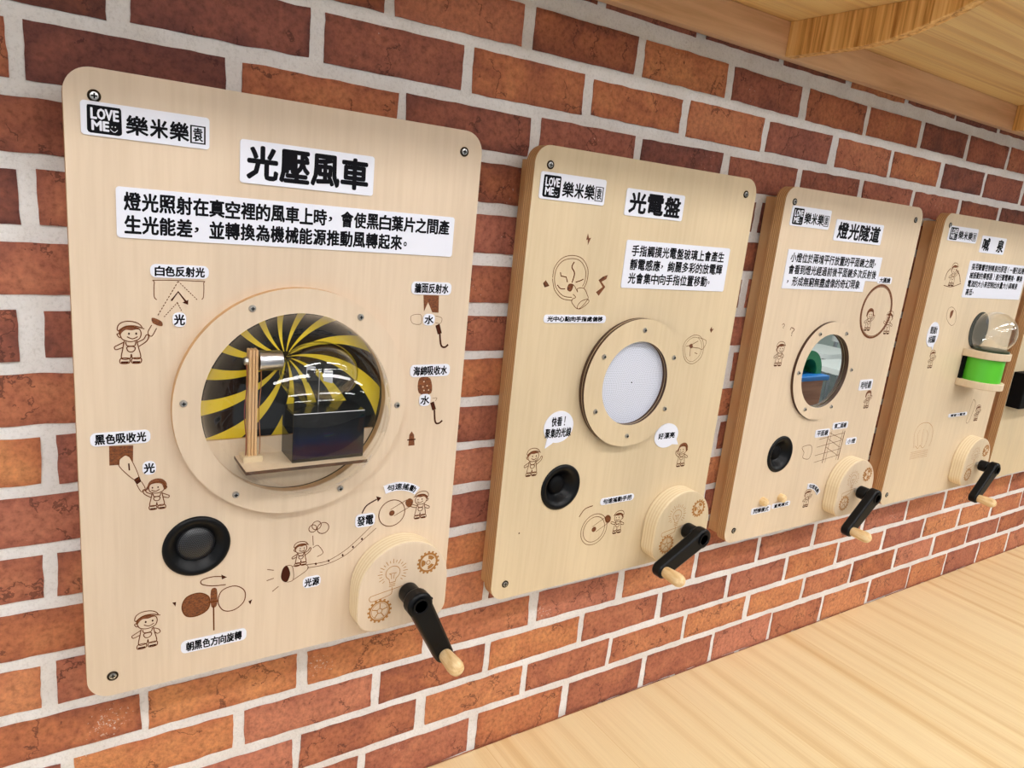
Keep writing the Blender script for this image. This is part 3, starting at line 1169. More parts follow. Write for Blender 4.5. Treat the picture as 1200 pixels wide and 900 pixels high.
def crank(t, i, angle):
    x0 = PX[i]
    bx0, bx1, bz0, bz1 = x0 + 0.2710, x0 + 0.3875, CAM.z - 0.5015, CAM.z - 0.391
    r = (bx1 - bx0) / 2
    cx, cz = (bx0 + bx1) / 2, bz1 - r
    y = FY - 0.0275
    out = arc(cx, cz, r, 0, 180, 24) + arc(bx0 + 0.024, bz0 + 0.024, 0.024, 180, 270, 7) + arc(bx1 - 0.020, bz0 + 0.020, 0.020, 270, 360, 7)
    bm = bmesh.new()
    plate(bm, out, y, FY)
    mark_edges(bm)
    blk = obj('crank_block', bm, [M['birch'][i], M['blockedge']], t, bevel=0.0015, label='arched pale wooden block engraved with gears')
    X = lambda f: bx0 + (bx1 - bx0) * f
    Z = lambda f: bz1 - (bz1 - bz0) * f
    bulb_drawing(blk, X, Z, y)
    gear_drawing(blk, X(.755), Z(.29), 0.0150, y, True)
    gear_drawing(blk, X(.24), Z(.755), 0.0155, y, False)
    # shaft and arm
    sx, sz = x0 + 0.3305, CAM.z - 0.452
    bm = bmesh.new()
    lathe(bm, [(0.0055, 0.0), (0.0055, -0.02)], (sx, y, sz), 'y', 20)
    obj('shaft', bm, M['steel'], t, True)
    L = 0.083
    R0, R1 = 0.0160, 0.0122
    ca, sa = math.cos(angle), math.sin(angle)
    ya, yb = FY - 0.0715, FY - 0.0545
    pts = []
    for a in range(60, 301, 15):
        pts.append((R0 * math.cos(math.radians(a)), R0 * math.sin(math.radians(a))))
    for a in range(-75, 76, 15):
        pts.append((L + R1 * math.cos(math.radians(a)), R1 * math.sin(math.radians(a))))
    bm = bmesh.new()
    plate(bm, [(sx + p * ca - q * sa, sz + p * sa + q * ca) for p, q in pts], ya, yb)
    bm2 = bmesh.new()
    lathe(bm2, [(0.0125, y - 0.006), (0.0125, yb + 0.001)], (sx, 0, sz), 'y', 28)
    tmp = bpy.data.meshes.new('tmp')
    bm2.to_mesh(tmp)
    bm2.free()
    bm.from_mesh(tmp)
    bpy.data.meshes.remove(tmp)
    arm = obj('crank_arm', bm, M['blackplastic'], t, True, label='black plastic crank arm', bevel=0.003)
    bm = bmesh.new()
    lathe(bm, [(0.0095, -0.0002), (0.0105, -0.0018), (0.0085, -0.0018), (0.0075, 0.0), (0.0, 0.0)], (sx, ya, sz), 'y', 28)
    obj('hub_rim', bm, M['blackplastic'], arm, True)
    bm = bmesh.new()
    lathe(bm, [(0.0074, -0.0003), (0.0, -0.0003)], (sx, ya, sz), 'y', 28)
    obj('hub_hole', bm, M['mattblack'], arm)
    nx, nz = sx + 0.016 * math.cos(angle + 1.9), sz + 0.016 * math.sin(angle + 1.9)
    bm = bmesh.new()
    lathe(bm, [(0.0016, 0.0), (0.0022, -0.003), (0.0, -0.004)], (sx + 0.0175, ya + 0.012, sz + 0.001), 'y', 12)
    obj('set_screw', bm, M['mattblack'], arm, True)
    kx, kz = sx + L * ca, sz + L * sa
    bm = bmesh.new()
    prof = [(0.0, 0.0), (0.0080, 0.0), (0.0086, -0.002), (0.0092, -0.012), (0.0100, -0.022), (0.0098, -0.028), (0.0084, -0.0325), (0.005, -0.0355), (0.0, -0.0365)]
    lathe(bm, prof, (kx, ya, kz), 'y', 28)
    obj('crank_knob', bm, M['knob'], t, True, label='pale wooden knob at the end of the arm')


def speaker(t, x, z, r, deep):
    """flanged speaker let into a hole of the board: shallow horn, mesh at its bottom"""
    bm = bmesh.new()
    prof = [(0.0, 0.014), (r * 0.40, 0.014), (r * 0.52, 0.010 if deep else 0.006), (r * 0.66, 0.003), (r * 0.78, -0.0018), (r * 0.88, -0.0030), (r * 0.96, -0.0024), (r, -0.0008), (r, 0.0)]
    lathe(bm, prof, (x, FY, z), 'y', 56, cap=False)
    s = obj('speaker', bm, M['blackplastic'], t, 'all', label='round black speaker let into the board')
    bm = bmesh.new()
    k = r * (0.40 if deep else 0.56)
    top = 0.0095 if deep else 0.0050
    lathe(bm, [(k, top), (k * 0.9, top - 0.002), (k * 0.6, top - 0.0038), (k * 0.3, top - 0.0045), (0.0, top - 0.0048)], (0, 0, 0), 'y', 48, cap=False)
    me = bpy.data.meshes.new('speaker_mesh')
    bm.to_mesh(me)
    bm.free()
    me.materials.append(M['mattblack'] if deep else M['grille'])
    for p in me.polygons:
        p.use_smooth = True
    o = link('speaker_mesh', me, s)
    o.location = Vector((x, FY, z)) - origin(s)
    return s


def ring(t, cx, cz, r0, r1, y0, y1, i, name='wooden_ring', m=None, screws=6, rs=None, a0=60):
    bm = bmesh.new()
    plate(bm, circle(cx, cz, r1, 96), y0, y1, [circle(cx, cz, r0, 96)])
    mark_edges(bm)
    o = obj(name, bm, m or [M['birch'][i], M['darkply']], t, True)
    for k in range(screws):
        a = math.radians(a0 + 60 * k)
        x, z = cx + rs * math.cos(a), cz + rs * math.sin(a)
        bm = bmesh.new()
        rr = 0.0036
        lathe(bm, [(rr, 0.0), (rr, -0.0006), (rr * 0.75, -0.002), (0, -0.0026)], (x, y0, z), 'y', 14)
        bm2 = bmesh.new()
        a_, b_ = rr * 0.5, rr * 0.13
        plate(bm2, [(x - a_, z - b_), (x - b_, z - b_), (x - b_, z - a_), (x + b_, z - a_), (x + b_, z - b_), (x + a_, z - b_), (x + a_, z + b_), (x + b_, z + b_), (x + b_, z + a_), (x - b_, z + a_), (x - b_, z + b_), (x - a_, z + b_)], y0 - 0.0028, y0 - 0.0020)
        n0 = len(bm.faces)
        tmp = bpy.data.meshes.new('tmp')
        bm2.to_mesh(tmp)
        bm2.free()
        bm.from_mesh(tmp)
        bpy.data.meshes.remove(tmp)
        for fc in list(bm.faces)[n0:]:
            fc.material_index = 1
        obj('ring_screw', bm, [M['steel'], M['mattblack']], o, True)
    return o


def seg_disc(x, z, r, z_cut):
    """lower part of a circle cut off at z_cut"""
    a = math.degrees(math.asin((z_cut - z) / r))
    return arc(x, z, r, 180 - a, 360 + a, 40)


# ---------- panel with the bulging dome
CX, CZ1 = PX[0] + PW / 2 + 0.0005, CAM.z - 0.2185
P = make_panel(0, circle(CX, CZ1, 0.0985, 72), circle(PX[0] + 0.1022, CAM.z - 0.3672, 0.0265, 40))
ring(P, CX, CZ1, 0.0965, 0.1222, FY - 0.009, FY, 0, m=[M['birch'][0], M['boxwood']], rs=0.1124, a0=-4)
# the cavity: side tube, black backdrop, yellow swirl
bm = bmesh.new()
lathe(bm, [(0.0984, FY + 0.0005), (0.0984, FY + 0.0120)], (CX, 0, CZ1), 'y', 64, cap=False)
obj('cavity_wall', bm, M['blackdisc'], P, True)
bm = bmesh.new()
plate(bm, circle(CX, CZ1, 0.0983, 72), FY + 0.010, FY + 0.014)
back = obj('backdrop', bm, M['blackdisc'], P, label='black round backdrop')
bm = bmesh.new()
sx, sz = xz(335, 418, FY + 0.0097)
NSP = 14
for k in range(NSP):
    th0 = 2 * PI * (k + 0.35) / NSP
    A, B = [], []
    for j in range(0, 61):
        r = 0.006 + 0.0028 * j
        hw = 0.062 + 0.035 * (r / 0.12)
        th = th0 - 5.2 * r
        A.append((sx + r * math.cos(th + hw), sz + r * math.sin(th + hw)))
        B.append((sx + r * math.cos(th - hw), sz + r * math.sin(th - hw)))
    for j in range(60):
        q = [A[j], A[j + 1], B[j + 1], B[j]]
        rad = [math.hypot(p[0] - CX, p[1] - CZ1) for p in q]
        if min(rad) < 0.098:
            q = [(CX + (p[0] - CX) * min(1, 0.0981 / d), CZ1 + (p[1] - CZ1) * min(1, 0.0981 / d)) for p, d in zip(q, rad)]
            bm.faces.new([bm.verts.new((p[0], FY + 0.0097, p[1])) for p in q])
obj('swirl_stripes', bm, M['yellow'], back, label='yellow stripes swirling out of one point')
# upright plate across the lower part, and the little stage
bm = bmesh.new()
plate(bm, seg_disc(CX, CZ1, 0.0972, CAM.z - 0.2555), FY + 0.004, FY + 0.0075)
mark_edges(bm)
obj('lower_plate', bm, [M['birch'][2], M['ply']], P)
PZ = CAM.z - 0.2735
bm = bmesh.new()
box(bm, CAM.x + 0.1655, 0.2915, FY - 0.046, FY + 0.004, PZ - 0.0035, PZ)
bmesh.ops.recalc_face_normals(bm, faces=bm.faces)
for f in bm.faces:
    if f.normal.z < 0.5:
        f.material_index = 1
stage = obj('stage', bm, [M['birch'][2], M['darkply']], P, label='small wooden stage inside the dome')
bm = bmesh.new()
prof = [(FY + 0.004, PZ - 0.0035), (FY - 0.03, PZ - 0.0035), (FY + 0.004, PZ - 0.017)]
a = [bm.verts.new((0.229, y, z)) for y, z in prof]
b = [bm.verts.new((0.234, y, z)) for y, z in prof]
bm.faces.new(a)
bm.faces.new(b[::-1])
for i in range(3):
    bm.faces.new((a[i], a[(i + 1) % 3], b[(i + 1) % 3], b[i]))
bmesh.ops.recalc_face_normals(bm, faces=bm.faces)
obj('stage_bracket', bm, M['boxwood'], stage)
# post of stacked strips with its foot, the silver lamp on it
lamp_y = FY - 0.012
bm = bmesh.new()
for dx in (-0.0046, -0.0015, 0.0016):
    box(bm, 0.1785 + dx, 0.1785 + dx + 0.0027, lamp_y - 0.006, lamp_y + 0.006, PZ, CAM.z - 0.1575)
bmesh.ops.recalc_face_normals(bm, faces=bm.faces)
post = obj('lamp_post', bm, M['boxwood'], P, bevel=0.0008, label='upright post of thin wooden strips')
bm = bmesh.new()
plate(bm, rrect(0.1785 - 0.0095, 0.1785 + 0.0095, PZ, PZ + 0.006, 0.001, 3), lamp_y - 0.009, lamp_y + 0.009)
obj('post_foot', bm, [M['birch'][1]], post)
bm = bmesh.new()
lathe(bm, [(0.0098, 0.0055), (0.0100, 0.0065), (0.0100, 0.0275), (0.0092, 0.0285), (0.0, 0.0285)], (0.1785, lamp_y, CAM.z - 0.1695), 'x', 32)
lamp = obj('lamp', bm, M['silver'], P, True, label='silver cylinder lamp aimed at the glass bulb')
bm = bmesh.new()
lathe(bm, [(0.0, -0.0085), (0.0035, -0.0085), (0.0042, -0.0075), (0.0042, -0.0046)], (0.1785, lamp_y, CAM.z - 0.1695), 'x', 8)
obj('lamp_nut', bm, M['steel'], lamp)
# two thin wires down the post
for dx, sw in ((-0.007, 0.004), (0.0068, 0.003)):
    pts = [Vector((0.1785 + dx + math.sin(j / 14 * 9) * sw * 0.3, lamp_y - 0.004, CAM.z - 0.172 - j / 14 * 0.095)) for j in range(15)]
    bm = bmesh.new()
    rings = [[bm.verts.new((p.x + 0.0005 * math.cos(a), p.y + 0.0005 * math.sin(a), p.z)) for a in (0, 1.05, 2.09, 3.14, 4.19, 5.24)] for p in pts]
    for ra, rb in zip(rings, rings[1:]):
        for j in range(6):
            bm.faces.new((ra[j], ra[(j + 1) % 6], rb[(j + 1) % 6], rb[j]))
    obj('wire', bm, mat('red wire', rgb(120, 40, 28), 0.4) if dx < 0 else mat('copper wire', rgb(150, 90, 50), 0.4), lamp, True)
# black plinth and the glass bulb with its little vanes
bm = bmesh.new()
box(bm, 0.2135, 0.2905, FY - 0.036, FY + 0.003, PZ, CAM.z - 0.2205)
bmesh.ops.recalc_face_normals(bm, faces=bm.faces)
obj('plinth', bm, M['glossblack'], P, bevel=0.001, label='glossy black plinth under the glass bulb')
bc = Vector((0.2475, FY - 0.010, CAM.z - 0.1855))
bm = bmesh.new()
bmesh.ops.create_uvsphere(bm, u_segments=40, v_segments=24, radius=1.0)
for v in bm.verts:
    v.co = Vector((v.co.x * 0.041, v.co.y * 0.033, v.co.z * 0.034)) + bc
blb = obj('glass_bulb', bm, M['glass'], P, 'all', label='clear glass bulb with turning vanes')
bm = bmesh.new()
lathe(bm, [(0.0006, -0.034), (0.0006, 0.004)], bc, 'z', 8)
obj('spindle', bm, M['steel'], blb)
for k in range(4):
    a = k * PI / 2 + 0.5
    bm = bmesh.new()
    c, s_ = math.cos(a), math.sin(a)
    q = [(0.006, -0.007), (0.018, -0.007), (0.018, 0.006), (0.006, 0.006)]
    vs = [[bm.verts.new((bc.x + r * c - o * s_, bc.y + r * s_ + o * c, bc.z + z)) for r, z in q] for o in (-0.0003, 0.0003)]
    bm.faces.new(vs[0][::-1])
    bm.faces.new(vs[1])
    for j in range(4):
        bm.faces.new((vs[0][j], vs[0][(j + 1) % 4], vs[1][(j + 1) % 4], vs[1][j]))
    obj('vane', bm, M['sign'] if k % 2 else M['mattblack'], blb)
# clear dome over it all
bm = bmesh.new()
prof = [(0.0995, -0.0005), (0.0965, -0.0015)] + [(0.0962 * math.cos(math.radians(a)), -0.002 - 0.095 * math.sin(math.radians(a))) for a in range(3, 91, 3)]
lathe(bm, prof, (CX, FY - 0.006, CZ1), 'y', 72, cap=False)
obj('clear_dome', bm, M['acrylic'], P, 'all', label='clear bulging acrylic dome')

logo_sign(P, (93.4, 116.2), (245.2, 175.6), 'white logo sign at the top left corner')
sign(P, (281.3, 162.4), (436.3, 229.8), ['光壓風車'], 'title_sign', 'white title sign', bold=0.00115, pad=(0.04, 0.13))
sign(P, (135.3, 217.9), (528.8, 301), ['燈光照射在真空裡的風車上時，會使黑白葉片之間產', '生光能差，並轉換為機械能源推動風轉起來。'], 'text_sign', 'long white sign with two lines of text', bold=0.00052, pad=(0.017, 0.1), lead=0.3)
K = dict(name='caption_sign', bold=0.00035, pad=(0.07, 0.14), r=0.005)
sign(P, (175.7, 309), (244.5, 327), ['白色反射光'], label='small sign over the dashed beam drawing', **K)
sign(P, (202, 366), (218, 382.8), ['光'], label='tiny square sign under the arrow', **K)
sign(P, (482.4, 329.6), (527.7, 345.8), ['牆面反射水'], label='small sign above the upper hose drawing', **K)
sign(P, (496.2, 367.7), (508.4, 381.1), ['水'], label='tiny sign on the upper hose drawing', **K)
sign(P, (480.8, 427.8), (526, 440), ['海綿吸收水'], label='small sign above the sponge drawing', **K)
sign(P, (491.5, 462), (503.4, 475), ['水'], label='tiny sign below the sponge drawing', **K)
sign(P, (105.2, 508), (176.2, 518), ['黑色吸收光'], label='small sign over the dark square drawing', **K)
sign(P, (166.7, 541), (182.7, 555), ['光'], label='tiny sign beside the flashlight beam', **K)
sign(P, (211.8, 752), (288.3, 748.5), ['朝黑色方向旋轉'], label='small sign at the bottom of the board', **K)
sign(P, (416.5, 603.5), (438.5, 615), ['發電'], label='tiny sign beside the wheel drawing', **K)
sign(P, (355, 677), (375.1, 685.4), ['光源'], label='tiny sign under the flashlight rider', **K)
arch_sign(P, '勻速搖動', (450.5, 574), (488.5, 575), (469.5, 569.5), 0.0105, 'caption_sign', 'small bent sign over the wheel drawing')

# burnt drawings of the first panel
f = crop(130, 300, 6.923)
d = Draw(f)
d.line([(372, 355), (350, 325), (352, 215), (370, 196), (730, 205), (752, 222), (750, 330), (735, 352)])
d.dash((545, 205), (375, 490), 12).dash((545, 205), (705, 360), 10).dash((540, 375), (425, 500), 8).dash((540, 380), (575, 450), 4)
d.line([(490, 362), (545, 290), (610, 372)], w=0.0016, smooth=False, idx=2)
d.fill([(580, 378), (628, 355), (625, 395)], False, 2)
d.fill([(335, 500), (410, 530), (412, 570), (340, 545)]).line([(330, 560), (300, 620), (330, 650), (370, 585)])
d.done('beam_drawing', P)
child(P, xz(153, 402), 0.040)
f = crop(460, 320, 4.09)
d = Draw(f)
d.fill([(148, 105), (222, 108), (220, 190), (190, 188), (170, 140), (150, 185)], False)
d.line([(135, 200), (90, 205), (95, 240), (135, 243)], True, w=0.0005).line([(205, 205), (235, 215), (230, 240), (205, 238)], w=0.0005)
d.fill([(205, 252), (225, 242), (236, 288), (216, 294)], False, 2)
d.line([(226, 290), (232, 345), (250, 355), (266, 342)], w=0.0022, idx=2)
d.done('hose_drawing', P)
d = Draw(f)
d.fill([(128, 505), (180, 505), (185, 575), (126, 575)])
d.line([(190, 600), (212, 598), (205, 612)], w=0.0005)
d.fill([(180, 622), (198, 615), (208, 652), (190, 658)], False, 2)
d.line([(200, 655), (204, 712), (220, 720), (238, 706)], w=0.0022, idx=2)
d.done('sponge_drawing', P)
d = Draw(f)
for c in ((145, 545), (165, 540), (172, 560), (150, 562), (150, 520)):
    blob(d.bm, circle(*xz(460 + c[0] / 4.09, 320 + c[1] / 4.09), 0.0009, 10), FY - 0.0004)
obj('sponge_holes_drawing', d.bm, M['birch'][0], P)
d = Draw(f)
d.fill([(75, 828), (105, 825), (103, 775), (92, 758), (80, 775)], False).line([(70, 800), (110, 796)], w=0.0016, idx=2)
d.done('hydrant_drawing', P)
f = crop(90, 490, 2.647)
d = Draw(f)
d.fill([(100, 87), (175, 84), (174, 142), (101, 147)], False)
d.done('dark_square_drawing', P)
d = Draw(f)
d.fill([(132, 150), (133, 128), (150, 115), (165, 122), (192, 180), (177, 190)], False, 0, lift=0.00028)
obj('beam_shape_drawing', d.bm, M['birch'][0], P)
d = Draw(f)
d.line([(132, 150), (133, 128), (150, 115), (165, 122), (192, 180), (177, 190)], True)
d.line([(163, 162), (161, 140)], w=0.0013, idx=2).fill([(154, 145), (161, 132), (168, 143)], False, 2)
d.fill([(176, 190), (194, 180), (200, 196), (186, 206)], False, 2).line([(186, 206), (200, 228), (212, 218), (200, 196)])
d.done('flashlight_drawing', P)
child(P, xz(184, 579), 0.033, cap=False, girl=True, flip=True)
f = crop(90, 490, 2.647)
d = Draw(f, w=0.0011)
d.fill([(326, 588), (340, 556), (380, 542), (410, 555), (408, 590), (375, 612), (340, 614)]).line([(326, 588), (340, 556), (380, 542), (410, 555), (408, 590), (375, 612), (340, 614)], True)
d.line([(438, 570), (450, 535), (490, 520), (520, 535), (518, 568), (488, 594), (455, 596)], True)
d.fill([(416, 534), (434, 530), (434, 580), (417, 584)]).line([(408, 572), (440, 566)], w=0.0014).line([(424, 582), (425, 658)], w=0.0015)
d.line([(462, 516), (420, 520), (388, 515), (388, 502), (420, 492), (450, 491)]).fill([(448, 485), (466, 493), (450, 500)], False, 2)
d.fill([(296, 572), (308, 570), (306, 584)], False, 2).fill([(532, 568), (544, 562), (538, 578)], False, 2)
d.done('vane_drawing', P)
child(P, xz(172.5, 738), 0.0425, arm='down')
f = crop(310, 540, 3.332)
d = Draw(f)
d.line([(10, 424), (36, 427)], w=0.0009).line([(8, 468), (36, 458)], w=0.0009).line([(30, 510), (54, 490)], w=0.0009)
d.fill([(64, 450), (72, 420), (88, 410), (100, 440), (88, 472), (70, 468)], True, 2)
d.line([(82, 410), (108, 412), (112, 462), (88, 474)]).line([(108, 412), (160, 405), (166, 425), (112, 464)])
d.line([(164, 405), (240, 392), (310, 352), (370, 300), (430, 240)]).line([(166, 418), (245, 402), (318, 366), (380, 312), (436, 262)])
for a in ((200, 402), (250, 390), (305, 368), (345, 336), (380, 305)):
    d.fill([(a[0] - 4, a[1]), (a[0], a[1] - 5), (a[0] + 4, a[1]), (a[0], a[1] + 5)], True, 2)
d.done('cable_drawing', P)
d = Draw(f)
d.line([(190, 330), (188, 292)])
for c, r in (((188, 264), 17), ((203, 252), 20), ((228, 262), 26)):
    x, z = xz(310 + c[0] / 3.332, 540 + c[1] / 3.332)
    d.line(circle(x, z, r * 0.00026, 24), True, smooth=False, raw=True)
d.line([(188, 340), (208, 330), (228, 358), (205, 374)])
d.done('balloon_drawing', P)
child(P, xz(352.5, 649), 0.030)
d = Draw(f)
x, z = xz(310 + 497 / 3.332, 540 + 204 / 3.332)
d.line(circle(x, z, 0.0168, 48), True, 0.0008, False, 0, True)
d.fill(circle(x, z, 0.0036, 16), False, raw=True)
d.line([(492, 190), (555, 152)]).line([(505, 215), (568, 178)])
d.fill([(550, 160), (566, 146), (580, 156), (572, 178), (556, 178)])
d.line([(380, 205), (398, 175), (438, 150)], w=0.0016, idx=2).fill([(436, 138), (456, 144), (442, 160)], False, 2)
d.done('wheel_drawing', P)
child(P, xz(493, 592), 0.036, flip=True, arm='forward')
speaker(P, PX[0] + 0.1022, CAM.z - 0.3672, 0.033, False)
crank(P, 0, math.radians(-63))

# ---------- panel with the dotted white disc
CX, CZ1 = PX[1] + 0.2015, CAM.z - 0.2175
P = make_panel(1, circle(CX, CZ1, 0.0625, 64), circle(PX[1] + 0.0988, CAM.z - 0.3640, 0.0265, 40))
ring(P, CX, CZ1, 0.0607, 0.0925, FY - 0.0115, FY - 0.0075, 1, rs=0.0768, a0=28)
ring(P, CX, CZ1, 0.0620, 0.0915, FY - 0.0075, FY - 0.0062, 1, 'ring_spacer', M['mattblack'], 0)
ring(P, CX, CZ1, 0.0607, 0.0925, FY - 0.0062, FY - 0.0018, 1, 'inner_ring', [M['birch'][1], M['darkply']], 0)
ring(P, CX, CZ1, 0.0620, 0.0915, FY - 0.0018, FY, 1, 'ring_spacer', M['mattblack'], 0)
bm = bmesh.new()
lathe(bm, [(0.0622, -0.001), (0.03, -0.0018), (0.0, -0.002)], (0, 0, 0), 'y', 64, cap=False)
me = bpy.data.meshes.new('dotted_plate')
bm.to_mesh(me)
bm.free()
me.materials.append(M['plasma'])
o = link('dotted_plate', me, P)
o.location = Vector((CX, FY - 0.001, CZ1)) - origin(P)
o['label'] = 'white disc with rings of fine dots'
bm = bmesh.new()
lathe(bm, [(0.001, 0.0), (0.001, -0.0006), (0.0, -0.0006)], (CX, FY - 0.0029, CZ1), 'y', 12)
obj('centre_pin', bm, M['mattblack'], o)
logo_sign(P, (634, 200.1), (706.8, 241.2), 'white logo sign at the top left corner')
sign(P, (734.8, 220), (798, 259.4), ['光電盤'], 'title_sign', 'white title sign', bold=0.0010, pad=(0.05, 0.13))
sign(P, (734.5, 280.7), (846.8, 341.6), ['手指觸摸光電盤玻璃上會產生', '靜電感應，絢麗多彩的放電輝', '光會集中向手指位置移動。'], 'text_sign', 'white sign with three lines of text', bold=0.00042, pad=(0.05, 0.1), lead=0.3)
sign(P, (637.4, 368.6), (708.6, 378.4), ['光中心點向手指處偏移'], label='long small sign under the pointing hand drawing', name='caption_sign', bold=0.00035, pad=(0.05, 0.2), r=0.004)
sign(P, (703.6, 584.4), (741.8, 585.2), ['勻速搖動手把'], label='small sign above the wheel drawing', **K)
bubble(P, xz(654.3, 500.2), 0.0245, 0.0223, xz(638, 525.6), ['快看！', '聚集的光線'], 'white speech bubble sign beside the boy in a cap', 0.9)
bubble(P, xz(780.5, 510.2), 0.0245, 0.0192, xz(794, 520.5), ['好漂亮'], 'white speech bubble sign beside the girl', 0.72)
f = crop(590, 280, 8.18)
d = Draw(f, w=0.0008)
o1 = [(470, 370), (490, 270), (560, 185), (660, 158), (755, 190), (808, 290), (800, 400), (770, 470)]
d.line(o1)
d.line([(468, 380), (490, 490), (560, 570), (660, 590)])
d.line([(655, 560), (570, 545), (505, 470), (488, 380), (510, 280), (570, 210), (660, 188), (740, 215), (785, 300), (780, 400), (755, 455)])
d.fill([(612, 460), (630, 430), (668, 435), (660, 480), (640, 505), (612, 490)])
d.line([(678, 220), (655, 270), (680, 330), (655, 420)], w=0.0016).line([(545, 320), (550, 355), (600, 365), (612, 415)], w=0.0014, smooth=False).line([(690, 415), (735, 400), (765, 385)], w=0.0013).line([(515, 440), (545, 475), (590, 478)], w=0.0012)
d.line([(650, 470), (668, 440), (690, 470), (710, 510), (705, 480), (740, 468), (775, 480), (800, 530), (805, 580), (720, 670), (660, 620), (655, 580), (690, 560), (665, 530)])
d.line([(705, 650), (740, 600), (800, 578), (818, 600), (780, 640), (725, 672)], True)
d.done('pointing_hand_drawing', P)
d = Draw(f)
bolt(d, [(405, 395), (378, 425), (400, 435), (395, 465), (440, 450), (412, 425)])
d.done('lightning_drawing', P)
d = Draw(f)
bolt(d, [(885, 510), (950, 460), (910, 395), (960, 375), (955, 360), (1000, 345), (985, 385), (940, 410), (975, 460), (912, 545)])
d.done('lightning_drawing', P)
d = Draw(crop(570, 150, 3.75))
bolt(d, [(446, 462), (438, 492), (447, 490), (445, 515), (460, 482), (451, 484)])
d.done('lightning_drawing', P)
f = crop(760, 370, 4.737)
d = Draw(f)
d.line([(190, 190), (205, 140), (250, 108), (290, 118), (305, 170), (290, 230), (245, 266), (205, 250)], True)
d.line([(200, 190), (212, 148), (250, 120), (282, 130), (295, 172), (280, 222), (242, 254), (212, 240)], True, w=0.0005)
d.fill([(225, 165), (240, 155), (245, 175), (232, 180)])
for q in ([(240, 160), (275, 140)], [(240, 175), (280, 180)], [(232, 180), (228, 225)], [(228, 165), (208, 170)], [(255, 205), (270, 212)]):
    d.line(q, w=0.0009)
d.line([(275, 120), (320, 140), (300, 185), (280, 180)])
d.done('touched_disc_drawing', P)
d = Draw(f)
bolt(d, [(350, 60), (340, 78), (349, 78), (346, 95), (362, 72), (352, 74)])
d.done('lightning_drawing', P)
child(P, xz(624, 542), 0.040)
child(P, xz(799, 533), 0.040, cap=False, girl=True, flip=True)
f = crop(670, 540, 5.294)
d = Draw(f)
for rr in (0.0245, 0.0200):
    x, z = xz(670 + 137 / 5.294, 540 + 425 / 5.294)
    d.line(circle(x, z, rr, 48), True, 0.0007, False, 0, True)
d.fill(circle(x, z, 0.0042, 16), False, raw=True)
d.line([(128, 408), (205, 352)]).line([(148, 440), (228, 382)])
d.fill([(205, 352), (225, 335), (242, 350), (235, 378), (212, 382)])
d.line([(45, 348), (80, 300), (130, 278)], w=0.0014)
d.done('wheel_drawing', P)
child(P, xz(724, 612), 0.037, flip=True, arm='forward')
speaker(P, PX[1] + 0.0988, CAM.z - 0.3640, 0.0335, True)
# the small drill hole and a pencil mark low on the board
d = Draw(crop(560, 360, 2.571))
d.fill(circle(*xz(560 + 124 / 2.571, 360 + 681 / 2.571), 0.0012, 12), False, 2, True)
d.done('drill_hole', P)
crank(P, 1, math.radians(-152.5))

# ---------- panel with the round mirror
CX, CZ1 = PX[2] + 0.1885, CAM.z - 0.2175
P = make_panel(2, circle(CX, CZ1, 0.068, 64), circle(PX[2] + 0.1105, CAM.z - 0.3655, 0.0265, 40))
ring(P, CX, CZ1, 0.0665, 0.0885, FY - 0.005, FY, 2, rs=0.0775, a0=0)
bm = bmesh.new()
plate(bm, circle(CX, CZ1, 0.0679, 64), FY + 0.0022, FY + 0.005)
obj('round_mirror', bm, M['mirror'], P, label='round mirror glass')
bm = bmesh.new()
lathe(bm, [(0.0677, FY + 0.0005), (0.0677, FY + 0.0024)], (CX, 0, CZ1), 'y', 64, cap=False)
obj('mirror_rim', bm, M['darkply'], P, True)
logo_sign(P, (928.8, 240.3), (970, 269.4), 'white logo sign at the top left corner')
sign(P, (980.4, 256.5), (1030.6, 287.5), ['燈光隧道'], 'title_sign', 'white title sign', bold=0.0010, pad=(0.05, 0.13))
xa, za = xz(923.9, 291.7)
xb, zb = xz(1027.4, 330)
xc, zc = xz(1010.3, 342)
zc = min(zc, zb - 0.012)
out = [(xa, za), (xa, zc), (xc, zc), (xc, zb), (xb, zb), (xb, za)]
sign(P, (923.9, 291.7), (1027.4, 342), ['小燈位於兩塊平行放置的平面鏡之間，', '會看到燈光經過前後平面鏡多次反射後', '，形成無窮無盡虛像的奇幻現象'], 'text_sign', 'white sign with three lines of text and a notched corner', bold=0.00042, pad=(0.03, 0.08), lead=0.3,
     outline=out, text_box=(xa, xb, zc, za))
K3 = dict(name='caption_sign', bold=0.0003, pad=(0.1, 0.15), r=0.003)
sign(P, (1029.2, 323.9), (1043.3, 333), ['大圓鏡'], label='tiny sign over the big round mirror drawing', **K3)
sign(P, (1008, 445.2), (1020.2, 456.4), ['哈哈鏡'], label='tiny sign over the head drawing', **K3)
sign(P, (956, 504), (970.5, 510.6), ['平面鏡'], label='tiny sign left of the ladder drawing', **K3)
sign(P, (976.2, 495.6), (992.1, 501.2), ['第二面鏡'], label='tiny sign above the ladder drawing', **K3)
sign(P, (991.8, 513.7), (1002, 519.4), ['小燈'], label='tiny sign right of the ladder drawing', **K3)
sign(P, (880.5, 596.2), (901.6, 598.6), ['閃爍模式'], label='small sign under the left button', **K3)
sign(P, (904.6, 590.8), (924.6, 591.8), ['直亮模式'], label='small sign under the right button', **K3)
arch_sign(P, '勻速搖動', (946, 570), (958.5, 578), (953.5, 570.5), 0.0105, 'caption_sign', 'small bent sign over the head of the boy')
